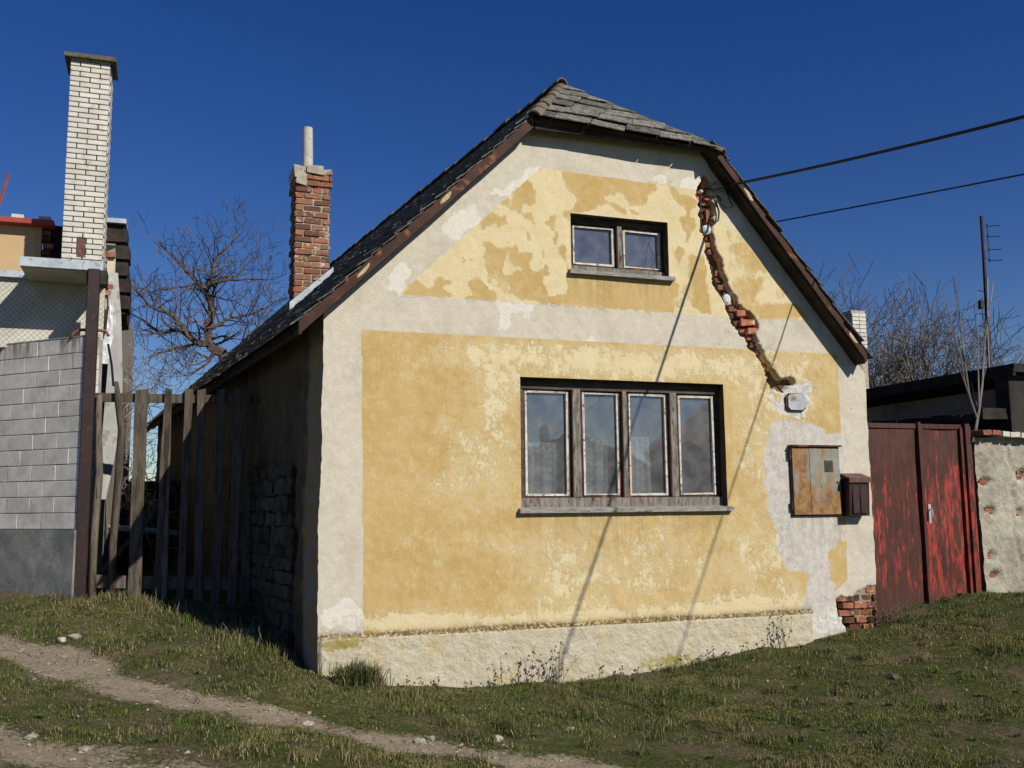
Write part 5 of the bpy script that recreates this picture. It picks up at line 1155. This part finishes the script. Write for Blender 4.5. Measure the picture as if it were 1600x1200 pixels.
# flat broad leaves of low weeds, and dead leaf litter
cx2 = rng.uniform(-3.6, 9, 260); cy2 = rng.uniform(-3.8, 2.6, 260); ok = ~in_house(cx2, cy2) & (pathmask(cx2, cy2) < .2) & ~((cx2 < -2.2) & (cy2 > 3-.95*(cx2+2.2))) & ~((cx2 > 7.7) & (cy2 > 0)); cx2, cy2 = cx2[ok], cy2[ok]
X2 = np.repeat(cx2, 14)+rng.normal(0, .012, len(cx2)*14); Y2 = np.repeat(cy2, 14)+rng.normal(0, .012, len(cx2)*14)
prop(grass_blades(X2, Y2, rng.uniform(.03, .075, len(X2)), rng.uniform(.012, .022, len(X2)), 1.15, np.array([[.12, .17, .045]])*rng.uniform(.5, 1.3, (len(X2), 1)), 'low_weeds', z=ground_z(X2, Y2)+.014, flat=.3), 'low broad leaved rosettes dotted through the grass', 'weeds', kind='stuff')
X3, Y3 = scatter(5200, -3.6, 9, -4, 2.8); dd3 = fbm(X3*1.3, Y3*1.3, 3, 31) > .47; X3, Y3 = X3[dd3], Y3[dd3]
prop(grass_blades(X3, Y3, rng.uniform(.012, .035, len(X3)), rng.uniform(.006, .02, len(X3)), 1.25, np.where(rng.uniform(0, 1, (len(X3), 1)) < .3, np.array([[.42, .36, .26]]), np.array([[.16, .10, .055]]))*rng.uniform(.5, 1.2, (len(X3), 1)), 'leaf_litter', z=ground_z(X3, Y3)+.018, flat=.3), 'dead leaves and straw scraps lying on the grass', 'leaves', kind='stuff')
# big tuft at the house corner
n = 700; a = rng.normal(0, .10, n); b = rng.normal(0, .05, n)
o = grass_blades(.36+a, -.14+b, rng.uniform(.08, .26, n), np.full(n, .009), 1.0, np.where(rng.uniform(0, 1, (n, 1)) < .45, np.array([[.33, .27, .15]])*rng.uniform(.5, 1.1, (n, 1)), np.array([[.06, .10, .022]])*rng.uniform(.6, 1.3, (n, 1))), 'grass_tuft')
prop(o, 'large spiky grass tuft against the cottage left corner', 'grass tuft')
# withered stalks along the bank edge and base of wall
def stalks(items, name, lab, cat, seed, mat, sp=.10, ht=(.12, .3), seeds=True):
    random.seed(seed); m = MB()
    for (x, y, n) in items:
        for i in range(n):
            px_, py_ = x+random.gauss(0, sp), y+random.gauss(0, sp*.25); 
            if in_house(np.array(px_), np.array(py_)): py_ = -.10
            L = random.uniform(*ht); p = Vector((px_, py_, gz(px_, py_)-.01)); pts = [p]; d = Vector((random.gauss(0, .18), random.gauss(0, .08), 1)).normalized()
            for s in range(5): d = (d+Vector((random.gauss(0, .12), random.gauss(0, .05), 0))).normalized(); pts.append(pts[-1]+d*L/5)
            m.tube(pts, [.0026, .0024, .002, .0018, .0015, .001], 4)
            if seeds:
                for s in range(random.randint(2, 6)):
                    q = random.choice(pts[2:])+Vector((random.gauss(0, .012), random.gauss(0, .008), random.gauss(0, .01)))
                    m.obox(q, (random.uniform(.004, .010), 0, 0), (0, .003, 0), (0, .002, random.uniform(.004, .008)), j=.002)
    return prop(m.build(name, mat), lab, cat)
MAT['stalk'] = simple('dry_stalk', (.06, .045, .03), (.12, .09, .06), 10, bump=0); MAT['straw'] = simple('straw_stalk', (.30, .25, .16), (.45, .39, .27), 10, bump=0)
stalks([(1.68, -.13, 3)], 'dry_weed', 'faint single dry weed against the plinth near the left', 'weed', 1, MAT['stalk'], .03, (.15, .33))
stalks([(1.95, -.13, 5)], 'dry_weed', 'tall dark dry weed with seed heads against the plinth below the window', 'weed', 2, MAT['stalk'], .04, (.3, .46))
stalks([(2.22, -.13, 12)], 'dry_weed', 'branching clump of dark weed stalks beside the cable shadow', 'weed', 3, MAT['stalk'], .09, (.2, .45))
stalks([(4.78, -.12, 9)], 'dry_weed', 'dark dry weed against the right part of the plinth', 'weed', 4, MAT['stalk'], .07, (.2, .42))
stalks([(6.25, -.15, 26)], 'dry_weed', 'brownish dry weeds at the foot of the broken brick corner', 'weed', 6, MAT['stalk'], .13, (.12, .3))
stalks([(.9+i*.28, -.10, 3) for i in range(14)], 'wall_weeds', 'scattered short dry weeds along the plinth foot', 'weeds', 5, MAT['stalk'], .1, (.04, .14))['kind'] = 'stuff'
stalks([(-.5, 1.05, 16), (-.62, 1.25, 16), (-.36, .75, 6), (-1.15, 2.15, 10), (-.95, 1.8, 8), (-1.35, 2.5, 8)], 'bank_straw', 'pale withered straw along the shaded bank edge', 'weeds', 9, MAT['straw'], .09, (.08, .24), False)['kind'] = 'stuff'
# stones
def stone(x, y, s, lab, seed, flat=.6, mat='stone_white'):
    random.seed(seed); bm = bmesh.new(); bmesh.ops.create_icosphere(bm, subdivisions=2, radius=1)
    for v in bm.verts: v.co *= 1+random.uniform(-.22, .22)
    for v in bm.verts: v.co = Vector((v.co.x*s, v.co.y*s*random.uniform(.7, .8), v.co.z*s*flat))
    me = bpy.data.meshes.new('stone'); bm.to_mesh(me); bm.free(); me.materials.append(MAT[mat]); o = bpy.data.objects.new('stone', me); link(o); o.location = (x, y, gz(x, y)+s*flat*.3); o.rotation_euler = (0, 0, random.uniform(0, 6))
    return prop(o, lab, 'stone', 'loose stones on the ground')
stone(-2.10, 1.25, .07, 'pale lump of stone in the grass above the wheel track', 1); stone(-2.2, 1.15, .045, 'smaller stone just left of the pale lump', 2)
stone(-.27, -1.37, .065, 'flat pale stone on the track edge left of the middle', 3, .4); stone(.47, -1.90, .045, 'small white stone on the track below the tuft', 4); stone(.56, -1.86, .035, 'small white stone right beside its neighbour on the track', 5)
stone(1.0, -2.09, .05, 'bluish grey stone at the right end of the track', 6); stone(1.7, -1.76, .06, 'thin flat white stone in the grass before the plinth', 7, .25); stone(4.93, -1.62, .065, 'rounded brown stone far right in the grass', 8, .6, 'moss_stone')
stone(-2.12, -1.57, .05, 'pale stone near the left edge by the lower track', 9, .4); stone(-1.78, -1.82, .06, 'flat stone fragment lying in the lower track', 10, .3); stone(-.44, .92, .05, 'white flake at the edge of the house shadow', 11, .3)
# gravel of the tracks
random.seed(3); m = MB(); n = 5200
a = rng.uniform(-4, 2.6, n*4); b = rng.uniform(-5, 3, n*4); pk = rng.uniform(0, 1, n*4) < np.maximum(pathmask(a, b), .012)*(.15+.85*(fbm(a*3, b*3, 3, 7) > .5)); a, b = a[pk], b[pk]; c = ground_z(a, b)
ico = [(1, 0, 0), (-1, 0, 0), (0, 1, 0), (0, -1, 0), (0, 0, 1), (0, 0, -1)]; fc = [(0, 2, 4), (2, 1, 4), (1, 3, 4), (3, 0, 4), (2, 0, 5), (1, 2, 5), (3, 1, 5), (0, 3, 5)]
for px_, py_, pz_ in zip(a, b, c):
    s = min(.004+random.expovariate(1/.006), .035); an = random.uniform(0, 6.3); ca, sa = cos(an), sin(an); sx, sy_, sz_ = s*random.uniform(.8, 1.4), s*random.uniform(.6, 1), s*random.uniform(.3, .6)
    m.add([(px_+ca*u*sx-sa*v*sy_, py_+sa*u*sx+ca*v*sy_, pz_+w_*sz_+s*.1) for u, v, w_ in [(p[0]+random.uniform(-.25, .25), p[1]+random.uniform(-.25, .25), p[2]) for p in ico]], fc)
prop(m.build('gravel', simple('gravel', (.17, .145, .11), (.36, .32, .26), 9, bump=.003)), 'loose gravel strewn over the wheel tracks', 'gravel', kind='stuff')
